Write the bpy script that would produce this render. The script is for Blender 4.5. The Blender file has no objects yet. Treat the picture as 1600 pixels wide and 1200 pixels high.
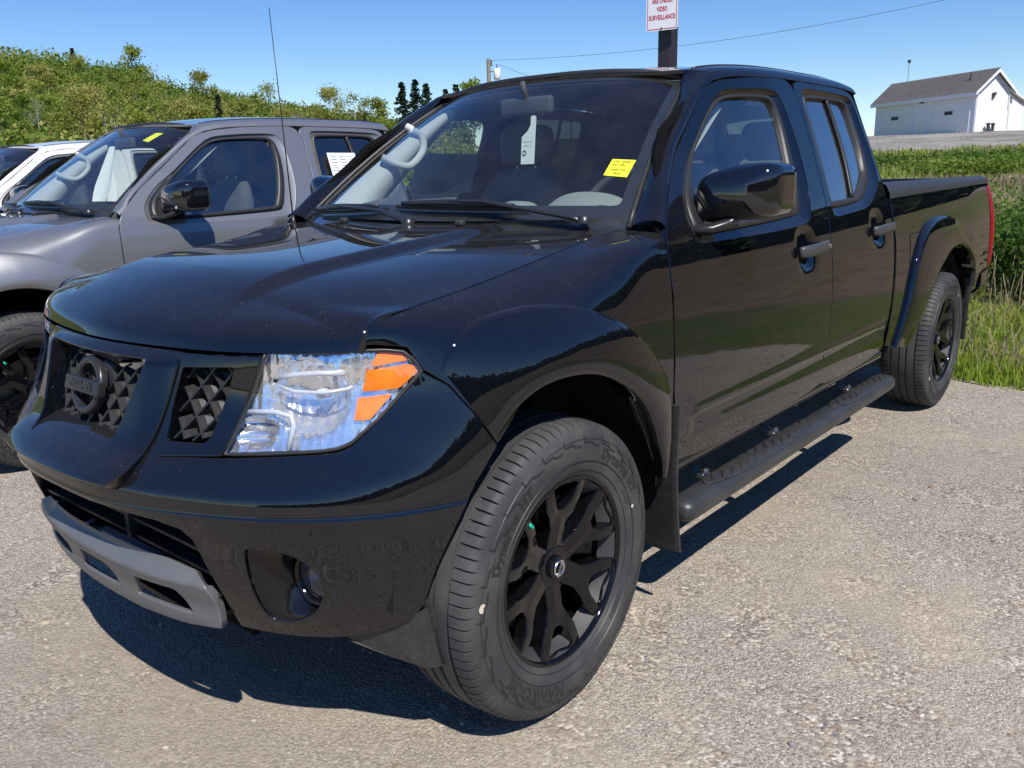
import bpy, bmesh, random, math
from mathutils import Vector, Matrix, geometry

scene = bpy.context.scene
# ---------------------------------------------------------------- camera
cd = bpy.data.cameras.new('camera'); cam = bpy.data.objects.new('camera', cd)
scene.collection.objects.link(cam); scene.camera = cam
cd.sensor_width = 36.0; cd.sensor_fit = 'HORIZONTAL'; cd.lens = 29.57
cd.clip_start = .05; cd.clip_end = 3000
_yaw, _pitch, _roll = 0.70226423, -0.24294674, -0.02415217
_f = Vector((-math.sin(_yaw)*math.cos(_pitch), math.cos(_yaw)*math.cos(_pitch), math.sin(_pitch)))
_r = Vector((math.cos(_yaw), math.sin(_yaw), 0)); _u = _r.cross(_f)
_r2 = math.cos(_roll)*_r+math.sin(_roll)*_u; _u2 = -math.sin(_roll)*_r+math.cos(_roll)*_u
cam.matrix_world = Matrix(((_r2.x, _u2.x, -_f.x, 2.02898981), (_r2.y, _u2.y, -_f.y, -1.53495015), (_r2.z, _u2.z, -_f.z, 1.33134012), (0, 0, 0, 1)))
# ---------------------------------------------------------------- daylight
SUN = Vector((.64, -.40, 1.0)).normalized()
sun_el = math.asin(SUN.z); sun_az = math.atan2(SUN.x, SUN.y)
world = bpy.data.worlds.new('World'); scene.world = world; world.use_nodes = True
wn = world.node_tree; bg = wn.nodes['Background']
sky = wn.nodes.new('ShaderNodeTexSky'); sky.sky_type = 'NISHITA'; sky.sun_disc = False
sky.sun_elevation = sun_el; sky.sun_rotation = sun_az; sky.air_density = 1.0; sky.dust_density = 0.; sky.ozone_density = 4.0
hs = wn.nodes.new('ShaderNodeHueSaturation'); hs.inputs['Saturation'].default_value = 1.28; hs.inputs['Hue'].default_value = .512
wn.links.new(sky.outputs[0], hs.inputs['Color']); wn.links.new(hs.outputs[0], bg.inputs[0]); bg.inputs[1].default_value = .105
sl = bpy.data.lights.new('sun', 'SUN'); sl.energy = 4.6; sl.angle = math.radians(.53); sl.color = (1, .955, .89)
so = bpy.data.objects.new('sun', sl); scene.collection.objects.link(so)
so.rotation_euler = SUN.to_track_quat('Z', 'Y').to_euler()
scene.view_settings.view_transform = 'Standard'; scene.view_settings.look = 'None'
scene.view_settings.gamma = 1; scene.view_settings.use_curve_mapping = False
scene.view_settings.exposure = .35
import math
import numpy as np

# ---------------------------------------------------------------- surface maths
def nspline(xs, ys):
    """natural cubic spline through (xs, ys); returns a vectorised evaluator"""
    xs = np.asarray(xs, float); ys = np.asarray(ys, float); n = len(xs)
    h = np.diff(xs); A = np.eye(n); b = np.zeros(n)
    for i in range(1, n-1):
        A[i, i-1] = h[i-1]; A[i, i] = 2*(h[i-1]+h[i]); A[i, i+1] = h[i]
        b[i] = 6*((ys[i+1]-ys[i])/h[i]-(ys[i]-ys[i-1])/h[i-1])
    m = np.linalg.solve(A, b)
    def f(x):
        x = np.asarray(x, float)
        k = np.clip(np.searchsorted(xs, x)-1, 0, n-2)
        t0 = x-xs[k]; t1 = xs[k+1]-x; hh = h[k]
        r = (m[k]*t1**3+m[k+1]*t0**3)/(6*hh)+(ys[k]/hh-m[k]*hh/6)*t1+(ys[k+1]/hh-m[k+1]*hh/6)*t0
        lo = x < xs[0]; hi = x > xs[-1]
        s0 = (ys[1]-ys[0])/h[0]-h[0]*m[1]/6; s1 = (ys[-1]-ys[-2])/h[-1]+h[-1]*m[-2]/6
        r = np.where(lo, ys[0]+s0*(x-xs[0]), r)
        return np.where(hi, ys[-1]+s1*(x-xs[-1]), r)
    return f

def sstep(a, b, x):
    t = np.clip((np.asarray(x, float)-a)/(b-a), 0, 1)
    return t*t*(3-2*t)

# side profile of the body: half width against height
_sec = nspline([.36, .44, .50, .57, .65, .75, .85, .95, 1.03, 1.10, 1.15, 1.19, 1.25, 1.40, 1.60, 1.70],
               [.852, .872, .885, .896, .904, .909, .909, .904, .895, .881, .868, .856, .834, .776, .700, .662])
def side_x(y, z):
    y = np.asarray(y, float); z = np.asarray(z, float)
    x = _sec(z)
    x = x-.020*sstep(.45, -.45, y)*1.0-.018*sstep(3.9, 4.75, y)
    x = x-.052*sstep(1.60, .70, y)*np.clip((z-1.17)/.22, 0, 1)**1.2
    return x

# horizontal outlines of the front end, centre line to door, one per height
LEVELS = [
 (.37, [(0,-.700),(.25,-.685),(.43,-.645),(.575,-.58),(.69,-.505),(.775,-.43),(.825,-.345),(.848,-.22),(.853,0),(.86,.35)]),
 (.44, [(0,-.735),(.25,-.72),(.43,-.675),(.57,-.61),(.685,-.54),(.778,-.455),(.835,-.355),(.862,-.22),(.872,0),(.876,.35)]),
 (.52, [(0,-.765),(.25,-.75),(.43,-.70),(.57,-.63),(.68,-.56),(.775,-.47),(.84,-.36),(.872,-.22),(.885,0),(.890,.35)]),
 (.60, [(0,-.783),(.25,-.768),(.43,-.715),(.58,-.645),(.69,-.57),(.785,-.475),(.85,-.36),(.882,-.22),(.896,0),(.900,.35)]),
 (.66, [(0,-.800),(.25,-.785),(.43,-.73),(.59,-.655),(.70,-.58),(.795,-.48),(.858,-.36),(.889,-.22),(.903,0),(.906,.35)]),
 (.70, [(0,-.798),(.25,-.783),(.42,-.73),(.58,-.655),(.695,-.58),(.79,-.48),(.856,-.36),(.890,-.22),(.905,0),(.908,.35)]),
 (.735,[(0,-.775),(.25,-.757),(.42,-.71),(.57,-.64),(.69,-.565),(.787,-.472),(.853,-.355),(.888,-.22),(.905,0),(.909,.35)]),
 (.77, [(0,-.745),(.25,-.725),(.42,-.685),(.56,-.62),(.68,-.545),(.78,-.46),(.848,-.35),(.886,-.215),(.904,0),(.909,.35)]),
 (.83, [(0,-.722),(.24,-.695),(.40,-.657),(.53,-.605),(.65,-.535),(.755,-.455),(.835,-.34),(.880,-.205),(.900,0),(.908,.35)]),
 (.90, [(0,-.697),(.23,-.673),(.38,-.637),(.51,-.59),(.63,-.523),(.735,-.445),(.820,-.325),(.872,-.19),(.894,0),(.905,.35)]),
 (.985,[(0,-.660),(.20,-.645),(.35,-.622),(.47,-.593),(.58,-.548),(.69,-.470),(.775,-.365),(.845,-.20),(.878,0),(.896,.35)]),
 (1.03,[(0,-.640),(.20,-.625),(.35,-.602),(.46,-.573),(.57,-.528),(.67,-.455),(.755,-.355),(.825,-.20),(.860,0),(.887,.35)]),
]
PIV = .35
PH = np.linspace(0, math.pi/2, 33)          # polar angle round the pivot, 0 = straight ahead
def _polar(pts):
    p = np.array(pts); ph = np.arctan2(p[:, 0], PIV-p[:, 1]); r = np.hypot(p[:, 0], PIV-p[:, 1])
    # mirrored points give zero slope at the centre line
    return nspline(np.concatenate([-ph[1:3][::-1], ph]), np.concatenate([r[1:3][::-1], r]))(PH)
_RZ = np.array([l[0] for l in LEVELS]); _R = np.array([_polar(l[1]) for l in LEVELS])   # (nz, nphi)
_zspl = [nspline(_RZ, _R[:, k]) for k in range(len(PH))]
_ZD = np.linspace(.30, 1.10, 161)
_RD = np.array([s(_ZD) for s in _zspl])      # (nphi, 161)
# light smoothing in phi so that reflections flow
for _ in range(3):
    q = _RD.copy(); q[1:-1] = .25*_RD[:-2]+.5*_RD[1:-1]+.25*_RD[2:]; q[0] = .5*_RD[0]+.5*_RD[1]; _RD = q
_kz = np.exp(-.5*(np.arange(-14, 15)/5.)**2); _kz /= _kz.sum()
_sm = np.array([np.convolve(np.pad(r, 14, mode='reflect', reflect_type='odd'), _kz, mode='valid') for r in _RD])
_wz = np.clip((.665-_ZD)/.03, 0, 1)*np.clip((_ZD-.36)/.03, 0, 1); _RD = _RD*(1-_wz)+_sm*_wz
_phs = [nspline(PH, _RD[:, k]) for k in range(len(_ZD))]
_PF = np.linspace(0, math.pi/2, 361)
_RF = np.array([s(_PF) for s in _phs]).T     # dense (361, 161)
def cub(t): return np.stack([((-t+2)*t-1)*t/2, ((3*t-5)*t*t+2)/2, ((-3*t+4)*t+1)*t/2, (t-1)*t*t/2])
def bicubic(G, i, j):
    i = np.clip(i, 0, G.shape[0]-1.0001); j = np.clip(j, 0, G.shape[1]-1.0001)
    i0 = np.floor(i).astype(int); j0 = np.floor(j).astype(int)
    wi = cub(i-i0); wj = cub(j-j0); s = 0
    for a in range(4):
        ia = np.clip(i0+a-1, 0, G.shape[0]-1)
        for b in range(4):
            jb = np.clip(j0+b-1, 0, G.shape[1]-1)
            w = wi[a]*wj[b]
            s = s+(w[..., None] if G.ndim == 3 else w)*G[ia, jb]
    return s
def nose_r(ph, z):
    return bicubic(_RF, np.abs(ph)/(math.pi/2)*360, (z-.30)/.80*160)
def nose(ab):
    """front end surface, ab = (angle, height)"""
    ph, z = ab[:, 0], ab[:, 1]; r = nose_r(ph, z)
    return np.stack([r*np.sin(ph), PIV-r*np.cos(ph), z], 1)
def nose_side_x(y, z):
    """x of the front end surface at a given y (y > -.5)"""
    y = np.broadcast_to(np.asarray(y, float), np.shape(z)).copy(); z = np.asarray(z, float)
    ph = np.full(z.shape, 1.1)
    for _ in range(40):
        r = nose_r(ph, z)
        ph = ph+.9*(np.arccos(np.clip((PIV-y)/r, -1, 1))-ph)
    return nose_r(ph, z)*np.sin(ph)

# line where bonnet and wing meet
hood_side = nspline([-.470, -.455, -.435, -.40, -.34, -.15, 0, .175, .45, .60], [1.000, 1.025, 1.044, 1.052, 1.060, 1.084, 1.106, 1.134, 1.172, 1.185])
hood_side_x = nspline([-.470, -.455, -.435, -.40, -.30, -.15, 0, .45, .6], [.698, .708, .716, .720, .722, .722, .722, .722, .722])

def _wing_net():
    ys = [-.47, -.455, -.435, -.41, -.38, -.34, -.28, -.2, -.1, 0, .12, .24, .35, .45, .52]
    zs = [.40, .48, .56, .64, .72, .80, .87, .93]
    rows = []
    for y in ys:
        a = sstep(.12, .40, y)
        col = []
        z0 = .93+.185*float(sstep(-.05, .46, y))
        for z in [.40+(q-.40)*(z0-.40)/.53 for q in zs]:
            x = (1-a)*nose_side_x(min(y, .34), np.array([z]))[0]+a*side_x(y, z) if y < .4 else side_x(y, z)
            col.append((float(x), y, z))
        p0 = np.array(col[-1]); d = np.array(col[-1])-np.array(col[-2]); d /= np.linalg.norm(d)
        h = np.array([hood_side_x(y), y, hood_side(y)])
        L = np.linalg.norm(h-p0)
        t_in = np.array([.96, 0, -.28])*(1-.75*float(sstep(-.38, -.46, y)))+np.array([.1, 0, -1.0])*float(sstep(-.38, -.46, y))*.75
        t_in = t_in/np.linalg.norm(t_in)
        c1 = p0+d*L*.50; c2 = h+t_in*L*.38
        for t in (.2, .4, .6, .8, 1.0):
            q = (1-t)**3*p0+3*(1-t)**2*t*c1+3*(1-t)*t*t*c2+t**3*h
            col.append(tuple(q))
        rows.append(col)
    return np.array(rows)
def bspl_ctrl(P):
    """control net so that a uniform cubic B-spline passes through P (both directions)"""
    def solve(n):
        A = np.zeros((n, n))
        for i in range(1, n-1): A[i, i-1:i+2] = (1/6, 4/6, 1/6)
        A[0, 0] = 1; A[-1, -1] = 1
        return np.linalg.inv(A)
    C = np.einsum('ij,jkl->ikl', solve(P.shape[0]), P)
    C = np.einsum('ij,kjl->kil', solve(P.shape[1]), C)
    C = np.concatenate([2*C[:1]-C[1:2], C, 2*C[-1:]-C[-2:-1]], 0)
    C = np.concatenate([2*C[:, :1]-C[:, 1:2], C, 2*C[:, -1:]-C[:, -2:-1]], 1)
    return C
def bb(t): return np.stack([(1-t)**3, 3*t**3-6*t*t+4, -3*t**3+3*t*t+3*t+1, t**3])/6
class Net:
    def __init__(s, P):
        P = np.array(P, float); s.nu, s.nv = P.shape[0]-1, P.shape[1]-1; s.C = bspl_ctrl(P)
    def __call__(s, ab):
        u = np.clip(ab[:, 0], 0, s.nu); v = np.clip(ab[:, 1], 0, s.nv)
        i = np.minimum(np.floor(u).astype(int), s.nu-1); j = np.minimum(np.floor(v).astype(int), s.nv-1)
        wi = bb(u-i); wj = bb(v-j); r = 0
        for a in range(4):
            for b in range(4): r = r+(wi[a]*wj[b])[:, None]*s.C[i+a, j+b]
        return r+(ab[:, :1]-u[:, None])*0
wing = Net(_wing_net())

def side(ab):
    return np.stack([side_x(ab[:, 0], ab[:, 1]), ab[:, 0], ab[:, 1]], 1)

# bonnet: ab = (x, s), s 0 at the leading edge .. 1 at the cowl
_hf = nspline([-.35, -.20, 0, .20, .35, .47, .58, .66, .700], [-.622, -.645, -.660, -.645, -.622, -.593, -.548, -.497, -.468])
_hrise = nspline([0, .006, .018, .035, .07, .13, .25, .45, .75, 1.05, 1.3], [0, .016, .034, .049, .070, .093, .122, .146, .170, .191, .200])
def hood(ab):
    x = ab[:, 0]; s = ab[:, 1]; ax = np.abs(x)
    yf = _hf(np.minimum(ax, .70)); yb = .43+.10*(ax/.72)**2-.02
    y = yf+(yb-yf)*s**2.2
    d = y-yf
    z0 = .988+.010*(ax/.7)**2
    zc = z0+_hrise(d)
    dz = .020*sstep(.395, .330, ax)*sstep(.03, .28, d)      # raised centre
    edge = np.clip(ax/.722, 0, 1.02)
    zs = hood_side(np.maximum(y, -.468))
    zc = zc-.006
    z = zc+(zs-zc)*edge**4.0*sstep(-.02, .16, d)+dz*1.0
    z = z+(np.minimum(zs, zc)-zc)*0
    return np.stack([x, y, z], 1)

# roof: ab = (u, v): u along (0 front .. 1 rear), v 0 = door top .. 1 centre
_rz = nspline([1.0, 1.15, 1.35, 1.6, 1.9, 2.2, 2.40, 2.50], [1.667, 1.694, 1.720, 1.738, 1.747, 1.750, 1.745, 1.735])
door_top = nspline([.50, .528, .571, .67, .814, .948, 1.059, 1.150, 1.35, 1.6, 1.9, 2.2, 2.36, 2.47], [1.185, 1.192, 1.237, 1.316, 1.412, 1.509, 1.588, 1.624, 1.649, 1.660, 1.664, 1.664, 1.660, 1.650])
def _roof_net():
    rows = []
    for k, y in enumerate([1.15, 1.25, 1.4, 1.6, 1.85, 2.1, 2.3, 2.42, 2.47]):
        zt = float(door_top(y)); x0 = float(side_x(y, zt)); zc = float(_rz(y))
        col = [(x0, y, zt)]
        p0 = np.array([x0, y, zt]); d = np.array([-.37, 0, 1.]); d /= np.linalg.norm(d)
        p1 = np.array([.44, y+.0, zc-.022]); 
        for t in (.2, .4, .6, .8, 1.):
            c1 = p0+d*.055; c2 = p1+np.array([.10, 0, -.010])
            q = (1-t)**3*p0+3*(1-t)**2*t*c1+3*(1-t)*t*t*c2+t**3*p1
            col.append(tuple(q))
        for x in (.33, .22, .11, 0): col.append((x, y, zc-.022*(x/.44)**2))
        col = np.array(col)
        if y < 1.3:      # leading edge runs forward to the middle of the windscreen
            f = float(sstep(1.35, 1.15, y)); w = (1-(np.clip(col[:, 0]/.66, 0, 1))**2)
            col[:, 1] -= .11*f*w; col[:, 2] -= .0*f
            col[:, 2] -= (.016)*f*w
            e = np.clip((col[:, 0]-.50)/.15, 0, 1); 
        rows.append(col)
    return np.array(rows)
roof = Net(_roof_net())

# windscreen: ab = (s, t): s -1..1 across, t 0 base .. 1 top
def glass(ab):
    s, t = ab[:, 0], ab[:, 1]
    base = np.stack([.735*s, .335+.180*s*s, 1.165+.012*s*s], 1)
    top = np.stack([.560*s, 1.045+.105*s*s, 1.672-.038*s*s*s*s-.004*s*s], 1)
    m = base*(1-t[:, None])+top*t[:, None]
    bul = .028*4*t*(1-t)
    m[:, 1] -= bul*.55; m[:, 2] += bul*.8
    return m
# ---------------------------------------------------------------- materials
def mat(name, col=(.5, .5, .5), rough=.5, metal=0., spec=.5, coat=0., coatr=.03, noise=None, bump=None, alpha=None, emis=None):
    m = bpy.data.materials.new(name); m.use_nodes = True; nt = m.node_tree; b = nt.nodes['Principled BSDF']
    b.inputs['Base Color'].default_value = (*col, 1); b.inputs['Roughness'].default_value = rough
    b.inputs['Metallic'].default_value = metal; b.inputs['Specular IOR Level'].default_value = spec
    b.inputs['Coat Weight'].default_value = coat; b.inputs['Coat Roughness'].default_value = coatr
    if noise:      # (scale, colour2, detail, lo, hi)
        n = nt.nodes.new('ShaderNodeTexNoise'); n.inputs['Scale'].default_value = noise[0]; n.inputs['Detail'].default_value = noise[2]
        tc = nt.nodes.new('ShaderNodeTexCoord'); nt.links.new(tc.outputs['Object'], n.inputs['Vector'])
        r = nt.nodes.new('ShaderNodeMapRange'); r.inputs[1].default_value = noise[3]; r.inputs[2].default_value = noise[4]
        nt.links.new(n.outputs[0], r.inputs[0])
        mx = nt.nodes.new('ShaderNodeMix'); mx.data_type = 'RGBA'; mx.inputs[6].default_value = (*col, 1); mx.inputs[7].default_value = (*noise[1], 1)
        nt.links.new(r.outputs[0], mx.inputs[0]); nt.links.new(mx.outputs[2], b.inputs['Base Color'])
    if bump:       # (scale, strength, distance)
        n = nt.nodes.new('ShaderNodeTexNoise'); n.inputs['Scale'].default_value = bump[0]; n.inputs['Detail'].default_value = 4
        tc = nt.nodes.new('ShaderNodeTexCoord'); nt.links.new(tc.outputs['Object'], n.inputs['Vector'])
        bp = nt.nodes.new('ShaderNodeBump'); bp.inputs['Strength'].default_value = bump[1]; bp.inputs['Distance'].default_value = bump[2]
        nt.links.new(n.outputs[0], bp.inputs['Height']); nt.links.new(bp.outputs[0], b.inputs['Normal'])
    return m

def paint(name, col, metal=.0, dust=.35, base_rough=.35, flake=0.):
    """car paint: clear coat over a flaked base, with road dust speckle that gathers in specks"""
    m = bpy.data.materials.new(name); m.use_nodes = True; nt = m.node_tree; N = nt.nodes; L = nt.links
    b = N['Principled BSDF']; b.inputs['Metallic'].default_value = metal; b.inputs['Roughness'].default_value = base_rough
    b.inputs['Coat Weight'].default_value = 1.0; b.inputs['Coat Roughness'].default_value = .012; b.inputs['Coat IOR'].default_value = 1.68; b.inputs['Specular IOR Level'].default_value = .5 if metal > 0 or col[0] > .3 else .0
    tc = N.new('ShaderNodeTexCoord')
    fl = N.new('ShaderNodeTexVoronoi'); fl.inputs['Scale'].default_value = 900; L.new(tc.outputs['Object'], fl.inputs['Vector'])
    fr = N.new('ShaderNodeMapRange'); fr.inputs[1].default_value = .85; fr.inputs[2].default_value = 1.0; fr.inputs[4].default_value = flake
    L.new(fl.outputs['Color'], fr.inputs[0])
    mx0 = N.new('ShaderNodeMix'); mx0.data_type = 'RGBA'; mx0.inputs[6].default_value = (*col, 1); mx0.inputs[7].default_value = (.35, .40, .5, 1)
    L.new(fr.outputs[0], mx0.inputs[0])
    # dust specks; the faint up-facing film also paints in sky sheen
    v = N.new('ShaderNodeTexVoronoi'); v.inputs['Scale'].default_value = 185; L.new(tc.outputs['Object'], v.inputs['Vector'])
    vr = N.new('ShaderNodeMapRange'); vr.inputs[1].default_value = .15; vr.inputs[2].default_value = .05; L.new(v.outputs['Distance'], vr.inputs[0])
    n = N.new('ShaderNodeTexNoise'); n.inputs['Scale'].default_value = 45; n.inputs['Detail'].default_value = 6; L.new(tc.outputs['Object'], n.inputs['Vector'])
    nr = N.new('ShaderNodeMapRange'); nr.inputs[1].default_value = .45; nr.inputs[2].default_value = .66; L.new(n.outputs[0], nr.inputs[0])
    ge = N.new('ShaderNodeNewGeometry'); sx = N.new('ShaderNodeSeparateXYZ'); L.new(ge.outputs['True Normal'], sx.inputs[0])
    up = N.new('ShaderNodeMapRange'); up.inputs[1].default_value = .35; up.inputs[2].default_value = .95; up.inputs[3].default_value = .0; up.inputs[4].default_value = 1; L.new(sx.outputs['Z'], up.inputs[0])
    m1 = N.new('ShaderNodeMath'); m1.operation = 'MULTIPLY'; L.new(vr.outputs[0], m1.inputs[0]); L.new(nr.outputs[0], m1.inputs[1])
    m2 = N.new('ShaderNodeMath'); m2.operation = 'MULTIPLY'; L.new(m1.outputs[0], m2.inputs[0]); L.new(up.outputs[0], m2.inputs[1])
    m2b = N.new('ShaderNodeMath'); m2b.operation = 'MULTIPLY_ADD'; m2b.inputs[1].default_value = dust; L.new(m2.outputs[0], m2b.inputs[0])
    fm = N.new('ShaderNodeMath'); fm.operation = 'MULTIPLY'; fm.inputs[1].default_value = .0100*dust/.35; L.new(up.outputs[0], fm.inputs[0])
    fm2 = N.new('ShaderNodeMath'); fm2.operation = 'MULTIPLY'; L.new(fm.outputs[0], fm2.inputs[0])
    n2 = N.new('ShaderNodeTexNoise'); n2.inputs['Scale'].default_value = 7; n2.inputs['Detail'].default_value = 8; L.new(tc.outputs['Object'], n2.inputs['Vector'])
    n2r = N.new('ShaderNodeMapRange'); n2r.inputs[1].default_value = .3; n2r.inputs[2].default_value = .7; n2r.inputs[3].default_value = .85; n2r.inputs[4].default_value = 1.15; L.new(n2.outputs[0], n2r.inputs[0])
    L.new(n2r.outputs[0], fm2.inputs[1]); L.new(fm2.outputs[0], m2b.inputs[2])
    L.new(mx0.outputs[2], b.inputs['Base Color'])
    d = N.new('ShaderNodeBsdfDiffuse'); d.inputs[0].default_value = (.50, .46, .40, 1)
    ms = N.new('ShaderNodeMixShader'); L.new(m2b.outputs[0], ms.inputs[0]); L.new(b.outputs[0], ms.inputs[1]); L.new(d.outputs[0], ms.inputs[2])
    L.new(ms.outputs[0], N['Material Output'].inputs['Surface'])
    return m

def pane(name, tint, refl=1.0, rough=0., dust=.0):
    """thin glass: tinted see-through plus mirror reflection by angle"""
    m = bpy.data.materials.new(name); m.use_nodes = True; nt = m.node_tree; N = nt.nodes; L = nt.links
    N.remove(N['Principled BSDF'])
    t = N.new('ShaderNodeBsdfTransparent'); t.inputs[0].default_value = (*tint, 1)
    g = N.new('ShaderNodeBsdfGlossy'); g.inputs['Roughness'].default_value = rough; g.inputs[0].default_value = (1, 1, 1, 1)
    ge = N.new('ShaderNodeNewGeometry'); dt = N.new('ShaderNodeVectorMath'); dt.operation = 'DOT_PRODUCT'; L.new(ge.outputs['Incoming'], dt.inputs[0]); L.new(ge.outputs['Normal'], dt.inputs[1])
    ab = N.new('ShaderNodeMath'); ab.operation = 'ABSOLUTE'; L.new(dt.outputs['Value'], ab.inputs[0])
    om = N.new('ShaderNodeMath'); om.operation = 'SUBTRACT'; om.inputs[0].default_value = 1; L.new(ab.outputs[0], om.inputs[1])
    pw = N.new('ShaderNodeMath'); pw.operation = 'POWER'; L.new(om.outputs[0], pw.inputs[0]); pw.inputs[1].default_value = 5
    k = N.new('ShaderNodeMath'); k.operation = 'MULTIPLY_ADD'; k.use_clamp = True; k.inputs[1].default_value = .92*refl; k.inputs[2].default_value = .075*refl; L.new(pw.outputs[0], k.inputs[0])
    x = N.new('ShaderNodeMixShader'); L.new(k.outputs[0], x.inputs[0]); L.new(t.outputs[0], x.inputs[1]); L.new(g.outputs[0], x.inputs[2])
    if dust:
        tc = N.new('ShaderNodeTexCoord'); n = N.new('ShaderNodeTexNoise'); n.inputs['Scale'].default_value = 9; n.inputs['Detail'].default_value = 8; L.new(tc.outputs['Object'], n.inputs['Vector'])
        v = N.new('ShaderNodeTexVoronoi'); v.inputs['Scale'].default_value = 170; L.new(tc.outputs['Object'], v.inputs['Vector'])
        r = N.new('ShaderNodeMapRange'); r.inputs[1].default_value = .3; r.inputs[2].default_value = .75; r.inputs[3].default_value = dust*.5; r.inputs[4].default_value = dust*1.5; L.new(n.outputs[0], r.inputs[0])
        r2 = N.new('ShaderNodeMapRange'); r2.inputs[1].default_value = .13; r2.inputs[2].default_value = .05; r2.inputs[3].default_value = 0; r2.inputs[4].default_value = dust*5; L.new(v.outputs['Distance'], r2.inputs[0])
        sm = N.new('ShaderNodeMath'); sm.operation = 'ADD'; L.new(r.outputs[0], sm.inputs[0]); L.new(r2.outputs[0], sm.inputs[1])
        d = N.new('ShaderNodeBsdfDiffuse'); d.inputs[0].default_value = (.55, .53, .50, 1); y = N.new('ShaderNodeMixShader'); L.new(sm.outputs[0], y.inputs[0]); L.new(x.outputs[0], y.inputs[1]); L.new(d.outputs[0], y.inputs[2]); x = y
    L.new(x.outputs[0], N['Material Output'].inputs['Surface'])
    return m

M = {}
M['black'] = paint('black_paint', (.0030, .0036, .0058), flake=.03, dust=.65)
M['grey'] = paint('gunmetal_paint', (.25, .25, .252), metal=.55, dust=.15, base_rough=.38, flake=.05)
M['white'] = paint('white_paint', (.78, .77, .74), dust=.1, base_rough=.5)
M['red'] = paint('red_paint', (.50, .015, .02), dust=.1, base_rough=.4)
M['plastic'] = mat('black_plastic', (.026, .026, .027), .46, noise=(60, (.040, .040, .040), 4, .4, .7), bump=(700, .12, .001))
M['handle'] = mat('handle_plastic', (.052, .052, .054), .40)
M['gloss_plastic'] = mat('gloss_black_plastic', (.006, .006, .007), .12)
M['satin'] = mat('satin_black', (.022, .022, .024), .32)
M['steel_bar'] = mat('textured_black_bar', (.030, .031, .034), .42, bump=(420, .10, .001), noise=(8, (.040, .041, .044), 3, .4, .7))
M['rubber'] = mat('window_rubber', (.024, .023, .023), .45)
M['dark'] = mat('void_shade_black', (.004, .004, .004), .9, spec=.1)  # near-black colour standing in for shade inside gaps and behind openings
M['arch_liner'] = mat('arch_liner', (.010, .010, .010), .75, spec=.25, noise=(9, (.018, .017, .015), 5, .45, .7))
M['silver_trim'] = mat('grey_painted_skid', (.150, .155, .165), .42, metal=.35, noise=(14, (.17, .17, .17), 3, .4, .7))
M['chrome'] = mat('chrome', (.80, .82, .85), .06, metal=1.)
M['reflector'] = mat('lamp_reflector', (.93, .93, .93), .13, metal=.85, bump=(90, .30, .003))
M['web'] = mat('grille_scoop_black', (.016, .016, .017), .5)
M['fog_bowl'] = mat('fog_lamp_bowl', (.22, .22, .23), .25, metal=.8)
M['gauge'] = mat('gauge_hood_grey', (.22, .25, .24), .7)
M['lamp_clear'] = pane('lamp_clear_cover', (.97, .98, 1.0), .9)
M['lamp_white'] = mat('lamp_inner_white', (.62, .65, .70), .3, metal=.25)
M['amber'] = mat('amber_lens', (.95, .20, .012), .16, bump=(170, .3, .002), noise=(30, (.98, .27, .02), 2, .40, .70))
M['amber'].node_tree.nodes['Principled BSDF'].inputs['Emission Strength'].default_value = 0
M['red_lens'] = mat('red_lens', (.24, .008, .012), .12)
M['clear'] = pane('windscreen_glass', (.87, .93, .90), 1.1, dust=.018)
M['side_clear'] = pane('side_glass', (.76, .83, .81), 2.1, dust=.012)
M['privacy'] = pane('privacy_glass', (.05, .06, .065), 2.3, dust=.010)
M['trim_light'] = mat('pale_grey_interior', (.46, .48, .46), .7)
M['seat'] = mat('charcoal_fabric', (.095, .098, .102), .9, noise=(120, (.13, .133, .138), 3, .4, .7))
M['dash'] = mat('dark_dashboard', (.055, .058, .060), .75)
M['paper'] = mat('white_paper', (.80, .82, .80), .8)
M['yellow'] = mat('yellow_sticker_paper', (.83, .80, .03), .7)
M['ink'] = mat('black_ink', (.02, .02, .02), .7)
M['grey_ink'] = mat('grey_ink', (.25, .27, .28), .7)
M['tyre'] = mat('tyre_rubber', (.040, .040, .042), .62, spec=.35, noise=(7, (.085, .082, .078), 6, .45, .75), bump=(240, .15, .0008))
M['tyre_text'] = mat('tyre_lettering', (.018, .018, .019), .5)
M['rim'] = mat('gloss_black_wheel', (.004, .004, .005), .06, spec=.40)
M['disc'] = mat('brake_disc', (.30, .27, .24), .35, metal=.9)
M['silver'] = mat('silver_badge', (.62, .62, .64), .25, metal=1.)
M['green_cap'] = mat('green_valve_cap', (.02, .45, .32), .4)
M['wood'] = mat('weathered_wood', (.22, .18, .14), .85, noise=(4, (.30, .26, .21), 6, .4, .7))

# ---------------------------------------------------------------- objects
C = scene.collection
def props(o, label=None, cat=None, group=None, kind=None):
    if label: o['label'] = label
    if cat: o['category'] = cat
    if group: o['group'] = group
    if kind: o['kind'] = kind
    return o
def empty(name, loc=(0, 0, 0), rz=0.):
    o = bpy.data.objects.new(name, None); C.objects.link(o); o.location = loc; o.rotation_euler = (0, 0, rz); o.empty_display_size = .1
    return o
def mesh_obj(name, V, F, m, parent=None, normals=None, smooth=True, mats=None, fm=None):
    me = bpy.data.meshes.new(name)
    me.from_pydata([tuple(map(float, v)) for v in V], [], [tuple(int(i) for i in f) for f in F])
    for mm in (mats or [m]): me.materials.append(mm)
    if fm is not None: me.polygons.foreach_set('material_index', list(fm))
    if smooth: me.polygons.foreach_set('use_smooth', [True]*len(me.polygons))
    me.update()
    if normals is not None: me.normals_split_custom_set_from_vertices([tuple(map(float, n)) for n in normals])
    o = bpy.data.objects.new(name, me); C.objects.link(o)
    if parent: o.parent = parent
    return o
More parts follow.
